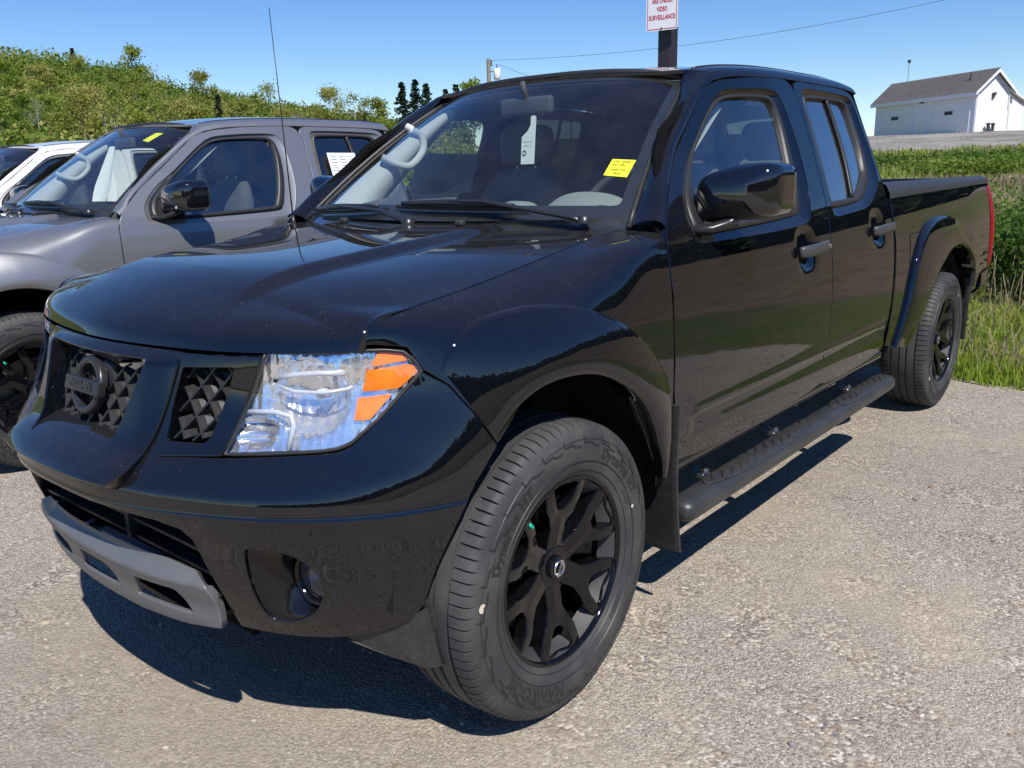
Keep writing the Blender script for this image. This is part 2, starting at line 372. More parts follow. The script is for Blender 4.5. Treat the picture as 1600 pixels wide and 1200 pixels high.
def mirror(o, parent=None):
    """a mirrored twin of a part for the other side"""
    me = o.data; V = np.zeros(len(me.vertices)*3); me.vertices.foreach_get('co', V); V = V.reshape(-1, 3)
    V[:, 0] *= -1
    F = [tuple(reversed(p.vertices)) for p in me.polygons]
    nn = None
    if me.has_custom_normals:
        acc = np.zeros((len(V), 3)); cn = np.array([c.vector[:] for c in me.corner_normals])
        li = np.zeros(len(me.loops), int); me.loops.foreach_get('vertex_index', li); acc[li] = cn
        acc[:, 0] *= -1; nn = acc
    fm = [p.material_index for p in me.polygons]; sm = me.polygons[0].use_smooth if len(me.polygons) else True
    r = mesh_obj(o.name.split('.')[0], V, F, None, parent or o.parent, nn, sm, mats=list(me.materials), fm=fm)
    return r

def resample(P, step, closed=True, smooth=False):
    P = np.array(P, float)
    if smooth:
        n = len(P); out = []
        for i in range(n if closed else n-1):
            p0, p1, p2, p3 = P[(i-1) % n], P[i], P[(i+1) % n], P[(i+2) % n]
            if not closed:
                if i == 0: p0 = 2*p1-p2
                if i == n-2: p3 = 2*p2-p1
            for t in np.linspace(0, 1, 8, endpoint=False):
                out.append(.5*((2*p1)+(-p0+p2)*t+(2*p0-5*p1+4*p2-p3)*t*t+(-p0+3*p1-3*p2+p3)*t**3))
        if not closed: out.append(P[-1])
        P = np.array(out)
    Q = np.concatenate([P, P[:1]]) if closed else P
    res = []
    for a, b in zip(Q[:-1], Q[1:]):
        k = max(1, int(math.ceil(np.linalg.norm(b-a)/step)))
        for t in range(k): res.append(a+(b-a)*t/k)
    if not closed: res.append(Q[-1])
    return np.array(res)
def rounded(P, r, n=5):
    """polygon with its corners rounded"""
    P = np.array(P, float); out = []; N = len(P)
    for i in range(N):
        a, b, c = P[i-1], P[i], P[(i+1) % N]
        d1, d2 = a-b, c-b; l1, l2 = np.linalg.norm(d1), np.linalg.norm(d2)
        rr = min(r, l1*.45, l2*.45); p, q = b+d1/l1*rr, b+d2/l2*rr
        for t in np.linspace(0, 1, n): out.append((1-t)**2*p+2*(1-t)*t*b+t*t*q)
    return np.array(out)
def pip(P, poly):
    x, y = P[:, 0], P[:, 1]; r = np.zeros(len(P), bool); n = len(poly)
    for i in range(n):
        x1, y1 = poly[i]; x2, y2 = poly[(i+1) % n]
        if y1 == y2: continue
        c = ((y1 > y) != (y2 > y)) & (x < (x2-x1)*(y-y1)/(y2-y1)+x1); r ^= c
    return r
def segdist(P, poly):
    d = np.full(len(P), 1e9)
    for i in range(len(poly)):
        a, b = poly[i], poly[(i+1) % len(poly)]; ab = b-a
        t = np.clip(((P-a)@ab)/max(1e-12, ab@ab), 0, 1); q = a+t[:, None]*ab
        d = np.minimum(d, np.hypot(*(P-q).T))
    return d
def normals_of(f, ab, h=(1e-3, 1e-3)):
    a = f(ab+[h[0], 0])-f(ab-[h[0], 0]); b = f(ab+[0, h[1]])-f(ab-[0, h[1]])
    n = np.cross(a, b); l = np.linalg.norm(n, axis=1, keepdims=True); return n/np.maximum(l, 1e-12)
def panel(name, f, outline, m, parent, holes=(), step=.03, scale=(1, 1), out=(1, 0, 0), off=0., depth=.014, hole_depth=None, lip=.0018, mats=None, h=(1e-3, 1e-3), flip=None, inner_mat=None):
    """a piece of a curved surface f(a,b) cut to an outline with holes, its edges rolled over and turned inwards.
    scale: metres per unit of a and b."""
    sc = np.array(scale, float)
    loops = [resample(np.array(outline)*sc, step)]+[resample(np.array(hh)*sc, step) for hh in holes]
    lo, hi = loops[0].min(0), loops[0].max(0)
    gx, gy = np.meshgrid(np.arange(lo[0]+step*.5, hi[0], step), np.arange(lo[1]+step*.5, hi[1], step*.87))
    gx = gx+((np.arange(gx.shape[0]) % 2)*step*.5)[:, None]
    G = np.stack([gx.ravel(), gy.ravel()], 1); ok = pip(G, loops[0])
    for l in loops[1:]: ok &= ~pip(G, l)
    G = G[ok]
    if len(G):
        d = np.min([segdist(G, l) for l in loops], 0); G = G[d > step*.45]
    V = np.concatenate(loops+[G]); E = []; k = 0
    for l in loops:
        n = len(l); E += [(k+i, k+(i+1) % n) for i in range(n)]; k += n
    vo, _, fo, ov, _, _ = geometry.delaunay_2d_cdt([Vector(v) for v in V], E, [], 0, 1e-7)
    W = np.array([tuple(v) for v in vo]); T = np.array([tuple(t) for t in fo if len(t) == 3])
    cen = W[T].mean(1); ok = pip(cen, loops[0])
    for l in loops[1:]: ok &= ~pip(cen, l)
    T = T[ok]
    ab = W/sc; P = f(ab); Nn = normals_of(f, ab, h)
    o = np.array(out, float)
    sgn = 1 if flip is None else (-1 if flip else 1)
    if flip is None and np.mean(Nn@o) < 0: sgn = -1
    Nn = Nn*sgn; P = P+Nn*off
    # orient triangles
    tn = np.cross(P[T[:, 1]]-P[T[:, 0]], P[T[:, 2]]-P[T[:, 0]])
    bad = (tn*Nn[T[:, 0]]).sum(1) < 0; T[bad] = T[bad][:, ::-1]
    VV = [P]; NN = [Nn]; FF = [tuple(t) for t in T]; FM = [0]*len(T); base = len(P)
    # boundary edges -> rolled edge
    ed = {}
    for t in T:
        for a, b in ((t[0], t[1]), (t[1], t[2]), (t[2], t[0])): ed[(a, b)] = 1
    bnd = [(a, b) for (a, b) in ed if (b, a) not in ed]; nxt = dict(bnd); done = set()
    for s in list(nxt):
        if s in done: continue
        loop = [s]; done.add(s); c = nxt[s]
        while c != s and c in nxt and c not in done: loop.append(c); done.add(c); c = nxt[c]
        if len(loop) < 3: continue
        L = np.array(loop); p = P[L]; n = Nn[L]
        t = np.roll(p, -1, 0)-np.roll(p, 1, 0); t /= np.maximum(np.linalg.norm(t, axis=1, keepdims=True), 1e-9)
        bdir = np.cross(t, n); bdir /= np.maximum(np.linalg.norm(bdir, axis=1, keepdims=True), 1e-9)
        is_hole = len(holes) > 0 and not bool(np.any(np.all(np.isclose(W[L[0]], loops[0], atol=1e-6), axis=1)))
        dep = hole_depth if (is_hole and hole_depth is not None) else depth
        rings = [(p, n), (p+bdir*lip*.7-n*lip*.3, (n+bdir)*.7071), (p+bdir*lip-n*lip, bdir), (p+bdir*lip-n*dep, bdir)]
        m_ = len(L); k = base-m_
        for q, nn in rings[1:]: VV.append(q); NN.append(nn)
        for r in range(3):
            for i in range(m_):
                j = (i+1) % m_
                a0_, a1_ = (int(L[i]), int(L[j])) if r == 0 else (k+r*m_+i, k+r*m_+j)
                FF.append((a0_, k+(r+1)*m_+i, k+(r+1)*m_+j, a1_)); FM.append(1 if inner_mat is not None and r == 2 else 0)
        base += 3*m_
    VV = np.concatenate(VV); NN = np.concatenate(NN)
    ms = [m] if inner_mat is None else [m, inner_mat]
    return mesh_obj(name, VV, FF, None, parent, NN, mats=ms, fm=FM)

def loft(name, rows, m, parent, closed=False, smooth=True, flip=False, cap=False):
    """skin a grid of points rows[i][j]"""
    R = np.array(rows, float); nr, nc = R.shape[:2]; V = R.reshape(-1, 3); F = []
    for i in range(nr-1):
        for j in range(nc if closed else nc-1):
            a, b = i*nc+j, i*nc+(j+1) % nc; q = (a, b, b+nc, a+nc)
            F.append(q[::-1] if flip else q)
    if cap:
        F.append(tuple(range(nc))[::-1] if not flip else tuple(range(nc))); l = tuple(range((nr-1)*nc, nr*nc)); F.append(l if not flip else l[::-1])
    return mesh_obj(name, V, F, m, parent, smooth=smooth)
class MB:
    """collects simple shapes into one mesh"""
    def __init__(s): s.V = []; s.F = []; s.n = 0
    def add(s, V, F):
        V = np.array(V, float); s.V.append(V); s.F += [tuple(i+s.n for i in f) for f in F]; s.n += len(V); return s
    def box(s, c, d, rz=0., ry=0., rx=0., bev=0.):
        c = np.array(c, float); d = np.array(d, float)/2
        if bev <= 0:
            V = np.array([(x, y, z) for x in (-1, 1) for y in (-1, 1) for z in (-1, 1)])*d
            F = [(0, 1, 3, 2), (4, 6, 7, 5), (0, 4, 5, 1), (2, 3, 7, 6), (0, 2, 6, 4), (1, 5, 7, 3)]
        else:
            bm = bmesh.new(); bmesh.ops.create_cube(bm, size=1); 
            for v in bm.verts: v.co = Vector((v.co.x*2*d[0], v.co.y*2*d[1], v.co.z*2*d[2]))
            bmesh.ops.bevel(bm, geom=list(bm.edges), offset=bev, segments=3, affect='EDGES', profile=.5)
            bm.verts.index_update(); V = np.array([v.co[:] for v in bm.verts]); F = [tuple(v.index for v in f.verts) for f in bm.faces]; bm.free()
        R = np.array(Matrix.Rotation(rz, 3, 'Z')@Matrix.Rotation(ry, 3, 'Y')@Matrix.Rotation(rx, 3, 'X'))
        return s.add(V@R.T+c, F)
    def tube(s, P, r, n=10, cap=True, flat=None):
        P = np.array(P, float); r = np.broadcast_to(np.asarray(r, float), (len(P),)); V = []
        T = np.gradient(P, axis=0); T /= np.maximum(np.linalg.norm(T, axis=1, keepdims=True), 1e-9)
        up = np.array([0, 0, 1.]) if abs(T[0][2]) < .9 else np.array([0, 1., 0])
        x = np.cross(T[0], up); x /= np.linalg.norm(x)
        for p, t, rr in zip(P, T, r):
            x = x-t*(x@t); x /= max(np.linalg.norm(x), 1e-9); y = np.cross(t, x)
            fa = flat or (1, 1)
            for a in np.linspace(0, 2*math.pi, n, endpoint=False): V.append(p+rr*(math.cos(a)*x*fa[0]+math.sin(a)*y*fa[1]))
        F = []
        for i in range(len(P)-1):
            for j in range(n):
                F.append((i*n+j, i*n+(j+1) % n, (i+1)*n+(j+1) % n, (i+1)*n+j))
        if cap: F.append(tuple(range(n))[::-1]); F.append(tuple(range((len(P)-1)*n, len(P)*n)))
        return s.add(V, F)
    def lathe(s, prof, c=(0, 0, 0), axis='x', n=48):
        """prof: (along axis, radius)"""
        V = []; F = []; prof = list(prof)
        for a in np.linspace(0, 2*math.pi, n, endpoint=False):
            for h_, r in prof:
                p = {'x': (h_, r*math.cos(a), r*math.sin(a)), 'y': (r*math.cos(a), h_, r*math.sin(a)), 'z': (r*math.cos(a), r*math.sin(a), h_)}[axis]
                V.append(np.array(p)+c)
        k = len(prof)
        for i in range(n):
            for j in range(k-1):
                a, b = i*k+j, ((i+1) % n)*k+j
                F.append((a, b, b+1, a+1) if axis != 'y' else (a, a+1, b+1, b))
        return s.add(V, F)
    def build(s, name, m, parent=None, smooth=False, angle=None):
        V = np.concatenate(s.V); o = mesh_obj(name, V, s.F, m, parent, smooth=smooth)
        if angle:
            bm = bmesh.new(); bm.from_mesh(o.data)
            bmesh.ops.recalc_face_normals(bm, faces=bm.faces)
            for e in bm.edges:
                if len(e.link_faces) == 2 and e.calc_face_angle(0) > angle: e.smooth = False
            for f_ in bm.faces: f_.smooth = True
            bm.to_mesh(o.data); bm.free()
        return o
def text_pts(txt, size, extrude=.001, spacing=1., bold=0., align='CENTER', res=3):
    """glyph outlines as a mesh (verts, faces) in the xy plane"""
    cu = bpy.data.curves.new('t', 'FONT'); cu.body = txt; cu.size = size; cu.extrude = extrude; cu.align_x = align; cu.align_y = 'CENTER'
    cu.space_character = spacing; cu.resolution_u = res; cu.offset = bold
    ob = bpy.data.objects.new('t', cu); C.objects.link(ob)
    dg = bpy.context.evaluated_depsgraph_get(); me = ob.evaluated_get(dg).to_mesh()
    V = np.array([v.co[:] for v in me.vertices]); F = [tuple(p.vertices) for p in me.polygons]
    ob.evaluated_get(dg).to_mesh_clear(); C.objects.unlink(ob); bpy.data.objects.remove(ob); bpy.data.curves.remove(cu)
    return V, F
def copy_tree(o, parent=None, swap=None):
    c = o.copy(); C.objects.link(c)
    if parent is not None: c.parent = parent
    if swap and c.data is not None:
        for i, s in enumerate(c.material_slots):
            if s.material and s.material.name in swap:
                nm_ = s.material.name; s.link = 'OBJECT'; s.material = M[swap[nm_]]
    for ch in list(o.children): copy_tree(ch, c, swap)
    return c
def inv(f, rng, pts, n=140):
    a, b = np.meshgrid(np.linspace(rng[0], rng[1], n), np.linspace(rng[2], rng[3], n), indexing='ij'); ab = np.stack([a.ravel(), b.ravel()], 1); P = f(ab)
    out = []
    for p in np.array(pts, float):
        x = ab[np.argmin(((P-p)**2).sum(1))].copy()
        for _ in range(8):
            h = 1e-4; Q = f(np.stack([x, x+[h, 0], x+[0, h]])); J = np.stack([(Q[1]-Q[0])/h, (Q[2]-Q[0])/h], 1)
            d, *_r = np.linalg.lstsq(J, p-Q[0], rcond=None); x = x+np.clip(d, -.05*(rng[1]-rng[0]), .05*(rng[1]-rng[0]))
        x[0] = np.clip(x[0], rng[0], rng[1]); x[1] = np.clip(x[1], rng[2], rng[3]); out.append(x)
    return np.array(out)
# ================================================================ the pickup
def crease(ab):
    """door skin with the pressed groove low on the doors and finger dishes behind the handles"""
    y, z = ab[:, 0], ab[:, 1]; P = side(ab)
    g = .011*sstep(.640, .628, z)*sstep(.560, .625, z)*sstep(.600, .640, y)*sstep(2.44, 2.36, y)
    zz = .652+.0*y
    P[:, 0] -= g*1.0
    P[:, 0] += .006*sstep(.60, .64, y)*sstep(2.44, 2.38, y)*np.exp(-((z-.648)/.020)**2)
    for hy, hz in ((1.455, 1.045), (2.262, 1.070)):
        P[:, 0] -= .026*np.exp(-(((y-hy)/.062)**2)**1.5-(((z-hz)/.058)**2)**1.5)
    return P
def body_x(y, z):
    y = np.asarray(y, float); z = np.asarray(z, float)
    a = sstep(.12, .40, y); return (1-a)*nose_side_x(np.minimum(y, .34), z)+a*side_x(y, z)
def offx(f, d):
    def g(ab):
        P = f(ab).copy(); P[:, 0] -= d; return P
    return g
PB = 'black_paint'

def both(parent, fn):
    """build a left part and mirror it"""
    o = fn(); r = mirror(o, parent); return o, r

def build_wheel():
    w = empty('wheel')
    # tyre: circumferential ribs and cross slots
    prof = []   # (x, r, slot depth)
    W = .1275
    half = [(.060, .205, 0), (.092, .222, 0), (.1085, .238, 0), (.1190, .262, 0), (.1265, .292, 0), (.1265, .318, 0), (.1225, .338, 0), (.1180, .352, .0), (.1130, .3615, .004), (.1060, .3690, .008), (.0950, .3735, .008), (.0740, .3762, .008), (.0660, .3768, .003)]
    full = half+[(.0645, .3690, 0), (.0560, .3690, 0), (.0545, .3775, 0), (.0240, .3795, 0), (.0225, .3710, 0), (.0140, .3710, 0), (.0125, .3798, 0), (0, .3800, 0)]
    prof = full+[(-x, r, d) for x, r, d in full[:-1][::-1]]
    NP = 88; rows = []
    for i in range(NP):
        a0 = 2*math.pi*i/NP; da = 2*math.pi/NP
        jog = .0
        for fr, dd in ((0, 0), (.40, 0), (.79, 0), (.82, 1), (.94, 1), (.97, 0)):
            ring = []
            for x, r, d in prof:
                a = a0+da*(fr+0*(1 if d else 0)); rr = r-d*dd
                ring.append((x, rr*math.cos(a), rr*math.sin(a)))
            rows.append(ring)
    rows.append(rows[0]); nr, nc = len(rows)-1, len(rows[0])
    V = np.array(rows[:-1]).reshape(-1, 3); F = []
    for i in range(nr):
        for j in range(nc-1):
            a, b = i*nc+j, ((i+1) % nr)*nc+j; F.append((a, a+1, b+1, b))
    ty = mesh_obj('tyre', V, [f[::-1] for f in F], M['tyre'], w)
    bm = bmesh.new(); bm.from_mesh(ty.data)
    for e in bm.edges:
        if len(e.link_faces) == 2 and e.calc_face_angle(0) > .6: e.smooth = False
    bm.to_mesh(ty.data); bm.free()
    # side wall lettering and raised bands
    sx = nspline([.238, .262, .292, .318, .338, .352], [.1085, .1190, .1265, .1265, .1225, .1180])
    def ring_text(txt, size, r0, th_mid, bold, cw=True, lift=.0014):
        V, F = text_pts(txt, size, .0, bold=bold, spacing=1.12)
        out = []
        for x, y, z in V:
            r = r0+y; th = th_mid-x/r0; out.append((float(sx(r))+lift, r*math.cos(th), r*math.sin(th)))
        return out, F
    for txt, sz, r0, th, bd in (('DynaPro HT', .037, .303, 45, .0014), ('HANKOOK', .046, .300, 238, .0018), ('DynaPro HT', .037, .303, 140, .0014), ('255/60R18', .013, .266, 318, 0), ('Kontrol', .011, .268, 140, 0), ('technology', .011, .270, 28, 0)):
        V, F = ring_text(txt, sz, r0, math.radians(th), bd); tb = MB(); tb.add(V, F); tb.build('lettering', M['tyre_text'], ty)
    band = MB()
    for rr in (.2555, .280, .3345):
        pts = [(float(sx(rr+dr))+h_, rr+dr) for dr, h_ in ((-.0013, -.0005), (0, .0013), (.0013, -.0005))]
        band.lathe(pts, n=96)
    # zig-zag shoulder blocks of the side wall
    for k in range(26):
        a = 2*math.pi*k/26
        pts = [(.322, a), (.322, a+.07), (.330, a+.10), (.330, a+.19), (.345, a+.20), (.345, a+.205), (.327, a+.205), (.3255, a+.108), (.3185, a+.075), (.3185, a)]
        Vb = []
        for r, t in pts: Vb.append((float(sx(r))+.0016, r*math.cos(t), r*math.sin(t)))
        band.add(Vb, [tuple(range(len(Vb)))])
    band.build('sidewall_band', M['tyre_text'], ty)
    # rim barrel
    rm = MB(); rm.lathe([(.1085, .243), (.1115, .238), (.1095, .232), (.100, .229), (.060, .222), (-.09, .218), (-.10, .232)], n=96)
    rim = rm.build('rim', M['rim'], w, smooth=True)
    bm = bmesh.new(); bm.from_mesh(rim.data); bmesh.ops.recalc_face_normals(bm, faces=bm.faces); bm.to_mesh(rim.data); bm.free()
    fx = nspline([.0, .05, .10, .15, .19, .235], [.064, .070, .079, .087, .093, .098])
    for k in range(6):
        th = math.radians(90-4+60*k)
        def f(ab, th=th):
            r, q = ab[:, 0], ab[:, 1]; rho = np.hypot(r, q); x = fx(rho)+.004*sstep(.12, .2, rho)-.14*np.abs(q)*sstep(.17, .10, rho)-.16*np.maximum(0, np.abs(np.abs(q)-.30*np.maximum(rho-.04, 0))-.004)*sstep(.13, .18, rho)
            return np.stack([x, r*math.cos(th)-q*math.sin(th), r*math.sin(th)+q*math.cos(th)], 1)
        outl = [(.028, -.022), (.060, -.027), (.108, -.027), (.140, -.042), (.165, -.062), (.2235, -.082), (.2255, -.0735), (.2340, -.046), (.2340, -.046), (.2385, 0), (.2340, .046), (.2255, .0735), (.2235, .082), (.165, .062), (.140, .042), (.108, .027), (.060, .027), (.028, .022)]
        hole = rounded([(.152, -.014), (.172, -.034), (.2165, -.055), (.2235, -.040), (.2235, .040), (.2165, .055), (.172, .034), (.152, .014)], .005, 3)
        panel('spoke', f, outl, M['rim'], w, holes=[hole], step=.010, out=(1, 0, 0), depth=.040, hole_depth=.034, lip=.0042)
    # open windows between forks are left free; hub with nuts
    hb = MB(); hb.lathe([(.03, .060), (.066, .058), (.071, .050), (.0715, .034), (.070, 0)], n=40); h = hb.build('hub', M['rim'], w, smooth=True, angle=.5)
    for k in range(6):
        a = math.radians(30-4+60*k)
        n = MB(); n.lathe([(.050, .0115), (.066, .0105), (.070, .008), (.071, 0)], c=(0, .066*math.cos(a), .066*math.sin(a)), n=10); n.build('wheel_nut', M['gloss_plastic'], w, smooth=True, angle=.5)
    cp = MB(); cp.lathe([(.068, .031), (.080, .030), (.083, .027), (.0835, 0)], n=40); cap = cp.build('hub_cap', M['gloss_plastic'], w, smooth=True, angle=.5)
    bd = MB(); bd.lathe([(.0855, .0155), (.0870, .0175), (.0870, .0200), (.0850, .0215)], n=40)
    bd.box((.0868, 0, 0), (.003, .044, .0085), rx=math.radians(58))
    V, F = text_pts('NISSAN', .0075, .0006, bold=.0002)
    r = np.array(Matrix.Rotation(math.radians(58), 3, 'X')); V = np.stack([V[:, 2]*0+.0886, V[:, 0], V[:, 1]], 1)@r.T
    bd.build('badge', M['silver'], cap, smooth=False)
    t = MB(); t.add(V, F); t.build('badge_letters', M['ink'], cap)
    ds = MB(); ds.lathe([(.010, .070), (.012, .155), (-.012, .155), (-.014, .07)], n=64); ds.lathe([(.03, .07), (.03, 0)], n=32); ds.build('brake_disc', M['disc'], w, smooth=False)
    ca = MB(); ca.box((.0, .125, .06), (.06, .09, .12), rx=.5, bev=.012); ca.build('brake_caliper', M['lamp_white'], w, smooth=True)
    v = MB(); a = math.radians(128); v.tube([(.088, .222*math.cos(a), .222*math.sin(a)), (.100, .196*math.cos(a), .196*math.sin(a))], .0055, 8); v.build('valve_cap', M['green_cap'], w, smooth=True)
    d = MB(); a = math.radians(168)
    for aa, rr, s in ((172, .333, .011), (18, .284, .0055)):
        a = math.radians(aa); xx = float(sx(rr))+.0016
        d.add([(xx, rr*math.cos(a)+s*math.cos(t), rr*math.sin(a)+s*math.sin(t)) for t in np.linspace(0, 2*math.pi, 14, endpoint=False)], [tuple(range(14))])
    d.build('paint_dot', mat('tyre_dot_paint', (.62, .56, .42), .8), ty)
    return w

def build_truck():
    T = empty('pickup_truck')
    P = M['black']; dk = M['dark']
    S1 = (1, 1)
    # ---- doors
    fd = [(.565, .512), (.500, .70), (.492, .83), (.492, 1.0), (.500, 1.13), (.526, 1.190), (.571, 1.232), (.67, 1.311), (.814, 1.404), (.948, 1.502), (1.059, 1.581), (1.150, 1.615), (1.25, 1.630), (1.40, 1.644), (1.62, 1.654), (1.700, 1.650), (1.740, 1.622), (1.754, 1.57), (1.753, 1.482), (1.742, 1.34), (1.715, 1.20), (1.692, 1.06), (1.688, .90), (1.688, .70), (1.676, .512)]
    fd = resample(fd, .02, smooth=True)
    gap = .0055
    rd = [(1.684, .512), (1.696, .70), (1.696, .90), (1.700, 1.06), (1.723, 1.20), (1.750, 1.34), (1.761, 1.482), (1.763, 1.57), (1.752, 1.622), (1.790, 1.653), (1.95, 1.656), (2.20, 1.656), (2.33, 1.650), (2.395, 1.630), (2.425, 1.56), (2.440, 1.45), (2.450, 1.30), (2.455, 1.10), (2.455, .85), (2.450, .70), (2.425, .60), (2.385, .512)]
    rd = resample(rd, .02, smooth=True)
    fw_o = resample([(.650, 1.148), (.655, 1.225), (.745, 1.314), (.890, 1.405), (1.055, 1.527), (1.15, 1.582), (1.26, 1.600), (1.426, 1.610), (1.555, 1.608), (1.592, 1.58), (1.612, 1.52), (1.618, 1.42), (1.604, 1.306), (1.560, 1.190), (1.525, 1.150), (1.46, 1.138), (1.245, 1.130), (.887, 1.128), (.70, 1.130)], .02, smooth=True)
    fw_i = resample([(.720, 1.172), (.742, 1.25), (.835, 1.330), (.930, 1.405), (1.035, 1.485), (1.135, 1.545), (1.23, 1.568), (1.36, 1.576), (1.48, 1.577), (1.518, 1.568), (1.534, 1.54), (1.535, 1.46), (1.500, 1.32), (1.452, 1.215), (1.425, 1.195), (1.33, 1.188), (.95, 1.172), (.75, 1.166)], .02, smooth=True)
    rw_o = resample([(1.770, 1.215), (1.772, 1.17), (1.80, 1.150), (1.90, 1.152), (2.132, 1.164), (2.235, 1.185), (2.36, 1.240), (2.415, 1.285), (2.425, 1.36), (2.405, 1.50), (2.385, 1.59), (2.355, 1.622), (2.29, 1.632), (2.064, 1.636), (1.87, 1.634), (1.825, 1.62), (1.808, 1.56), (1.800, 1.45), (1.788, 1.33)], .02, smooth=True)
    rw_i = resample([(1.812, 1.26), (1.806, 1.215), (1.83, 1.204), (2.034, 1.210), (2.13, 1.222), (2.265, 1.292), (2.305, 1.335), (2.325, 1.42), (2.318, 1.55), (2.295, 1.592), (2.24, 1.600), (2.103, 1.602), (1.90, 1.598), (1.858, 1.585), (1.845, 1.52), (1.836, 1.40)], .02, smooth=True)
    for tag, outl, wo, wi in (('front_door', fd, fw_o, fw_i), ('rear_door', rd, rw_o, rw_i)):
        d, d2 = both(T, lambda: panel(tag, crease, outl, P, T, holes=[wo], step=.015, out=(1, 0, 0), depth=.022, hole_depth=.004, lip=.0022))
        # stepped surround between skin and glass
        n = 160
        A = resample_n(wo, n); B = resample_n(wi, n); B = align(A, B)
        rows = []
        for t, dx in ((0, .002), (.10, .006), (.50, .0145), (.62, .0160)):
            q = A*(1-t)+B*t; p = side(q); p[:, 0] -= dx; rows.append(p)
        s = loft('window_surround', rows, P, d, closed=True, flip=True); mirror(s, d2)
        rows = []
        for t, dx in ((.60, .0165), (.64, .0085), (.90, .0075), (.985, .010), (1.02, .026)):
            q = A*(1-t)+B*t; p = side(q); p[:, 0] -= dx; rows.append(p)
        s = loft('window_seal', rows, M['rubber'], d, closed=True, flip=True); mirror(s, d2)
        gq = panel('window_glass', offx(side, .024), B*1.0, M['side_clear'] if tag == 'front_door' else M['privacy'], d, step=.05, depth=.003, lip=.0005); mirror(gq, d2)
        # handle
        hy, hz = (1.490, 1.052) if tag == 'front_door' else (2.290, 1.074)
        hb = MB(); L = .125; pts = []
        for t in np.linspace(-1, 1, 21): pts.append((side_x(hy, hz)+.032*(1-.55*abs(t)**6)-.004, hy+t*L, hz+.004*t))
        hb.tube(pts, [.0215*(1-.18*abs(t)**8) for t in np.linspace(-1, 1, 21)], 14, flat=(.46, 1))
        hh = hb.build('door_handle', M['handle'], d, smooth=True); mirror(hh, d2)
        if tag == 'front_door':
            k = MB(); k.lathe([(float(side_x(hy, hz))+.034, .009), (float(side_x(hy, hz))+.0375, .008), (float(side_x(hy, hz))+.0375, 0)], c=(0, hy+.098, hz+.002), n=16); kk = k.build('key_lock', M['silver_trim'], d, smooth=True, angle=.5); mirror(kk, d2)
            # black corner patch behind the mirror
            q = panel('mirror_patch', offx(side, .012), rounded([(.66, 1.150), (.665, 1.225), (.755, 1.310), (.85, 1.372), (.80, 1.29), (.75, 1.165)], .01), M['satin'], d, step=.03, depth=.01); mirror(q, d2)
        else:
            dv = MB(); pts = np.array([(2.112, 1.603), (2.125, 1.50), (2.115, 1.36), (2.066, 1.212)]); pts = resample(pts, .04, closed=False, smooth=True); p = side(pts); p[:, 0] -= .016
            dv.tube(p, .013, 8, flat=(.5, 1)); q = dv.build('window_divider', M['rubber'], d, smooth=True); mirror(q, d2)
    # ---- mirrors
    def mirror_head():
        # housing as a stack of rounded sections from the front face (toward -y) to the glass
        rows = []
        cx, cy, cz = .938, .800, 1.266
        for t in np.linspace(0, 1, 12):
            yy = -.075+.15*t
            g = (1-(1-min(1, t/.50))**2.6)**.5 if t < .50 else 1-.04*(t-.50)/.50
            hw, hh = .124*(.42+.58*g), .078*(.34+.66*g)
            ring = []
            for a in np.linspace(0, 2*math.pi, 40, endpoint=False):
                ca, sa = math.cos(a), math.sin(a); e = .44
                x = hw*math.copysign(abs(ca)**e, ca); z = hh*math.copysign(abs(sa)**e, sa)
                z += .010*(x/.14) if sa > 0 else 0
                ring.append((cx+x-.010*(1-t), cy+yy+.16*(x)*.9*0-.0+.10*(x+.14), cz+z-.010*(x/.14)**2+.012*(x/.14)))
            rows.append(ring)
        mo = loft('side_mirror', rows, P_m, T, closed=True, cap=True, flip=True)
        return mo
    P_m = M['gloss_plastic_mirror'] = mat('mirror_shell_black', (.006, .006, .008), .05, coat=1., coatr=.01)
    m1, m2 = both(T, mirror_head)
    ar = MB(); ar.tube([(.835, .700, 1.165), (.875, .74, 1.168), (.910, .77, 1.182), (.93, .80, 1.205)], [.030, .026, .028, .034], 12, flat=(1, .55))
    a = ar.build('mirror_arm', M['satin'], m1, smooth=True); mirror(a, m2)
    fr = loft('mirror_glass', [[(.835, .876, 1.205), (.835, .876, 1.325)], [(1.045, .897, 1.210), (1.045, .897, 1.330)]], M['chrome'], m1, smooth=False); mirror(fr, m2)
    # ---- wings
    zspan = lambda pts: inv(wing, (0, wing.nu, 0, wing.nv), pts)
    ys = [.485, .488, .487, .487, .487, .492, .505]
    def wx(y, z): return (float(body_x(np.array(y), np.array(z))), y, z)
    # outline of the wing: up the door cut, along the glass base and the bonnet, down the lamp and bumper cut, round the arch
    top = [(.86, .512, 1.178), (.80, .51, 1.186), (.735, .512, 1.186)]
    hs = [(float(hood_side_x(y))+.0035, y, float(hood_side(y))) for y in (.46, .40, .30, .2, .1, 0, -.1, -.2, -.28, -.34, -.38, -.41, -.435, -.450)]
    frontl = [(.709, -.447, 1.004), (.738, -.410, 1.002), (.768, -.374, .994), (.795, -.355, .946), (.823, -.311, .909), (.857, -.272, .844), (.884, -.232, .772)]
    arch = [wx(y, z) for y, z in [(-.20, .80), (-.15, .85), (-.08, .88), (.02, .885), (.13, .85), (.24, .79), (.31, .70), (.37, .61), (.43, .52), (.455, .46)]]
    cut = [wx(.55, .46), wx(.485, .62), wx(.480, .80), wx(.480, 1.0), wx(.490, 1.13)]
    cut = [(float(side_x(min(y, .52), z)), min(y, .519), z) for x, y, z in cut]
    pts = cut+top+hs+frontl+arch
    uv = inv(wing, (0, wing.nu, 0, wing.nv), pts)
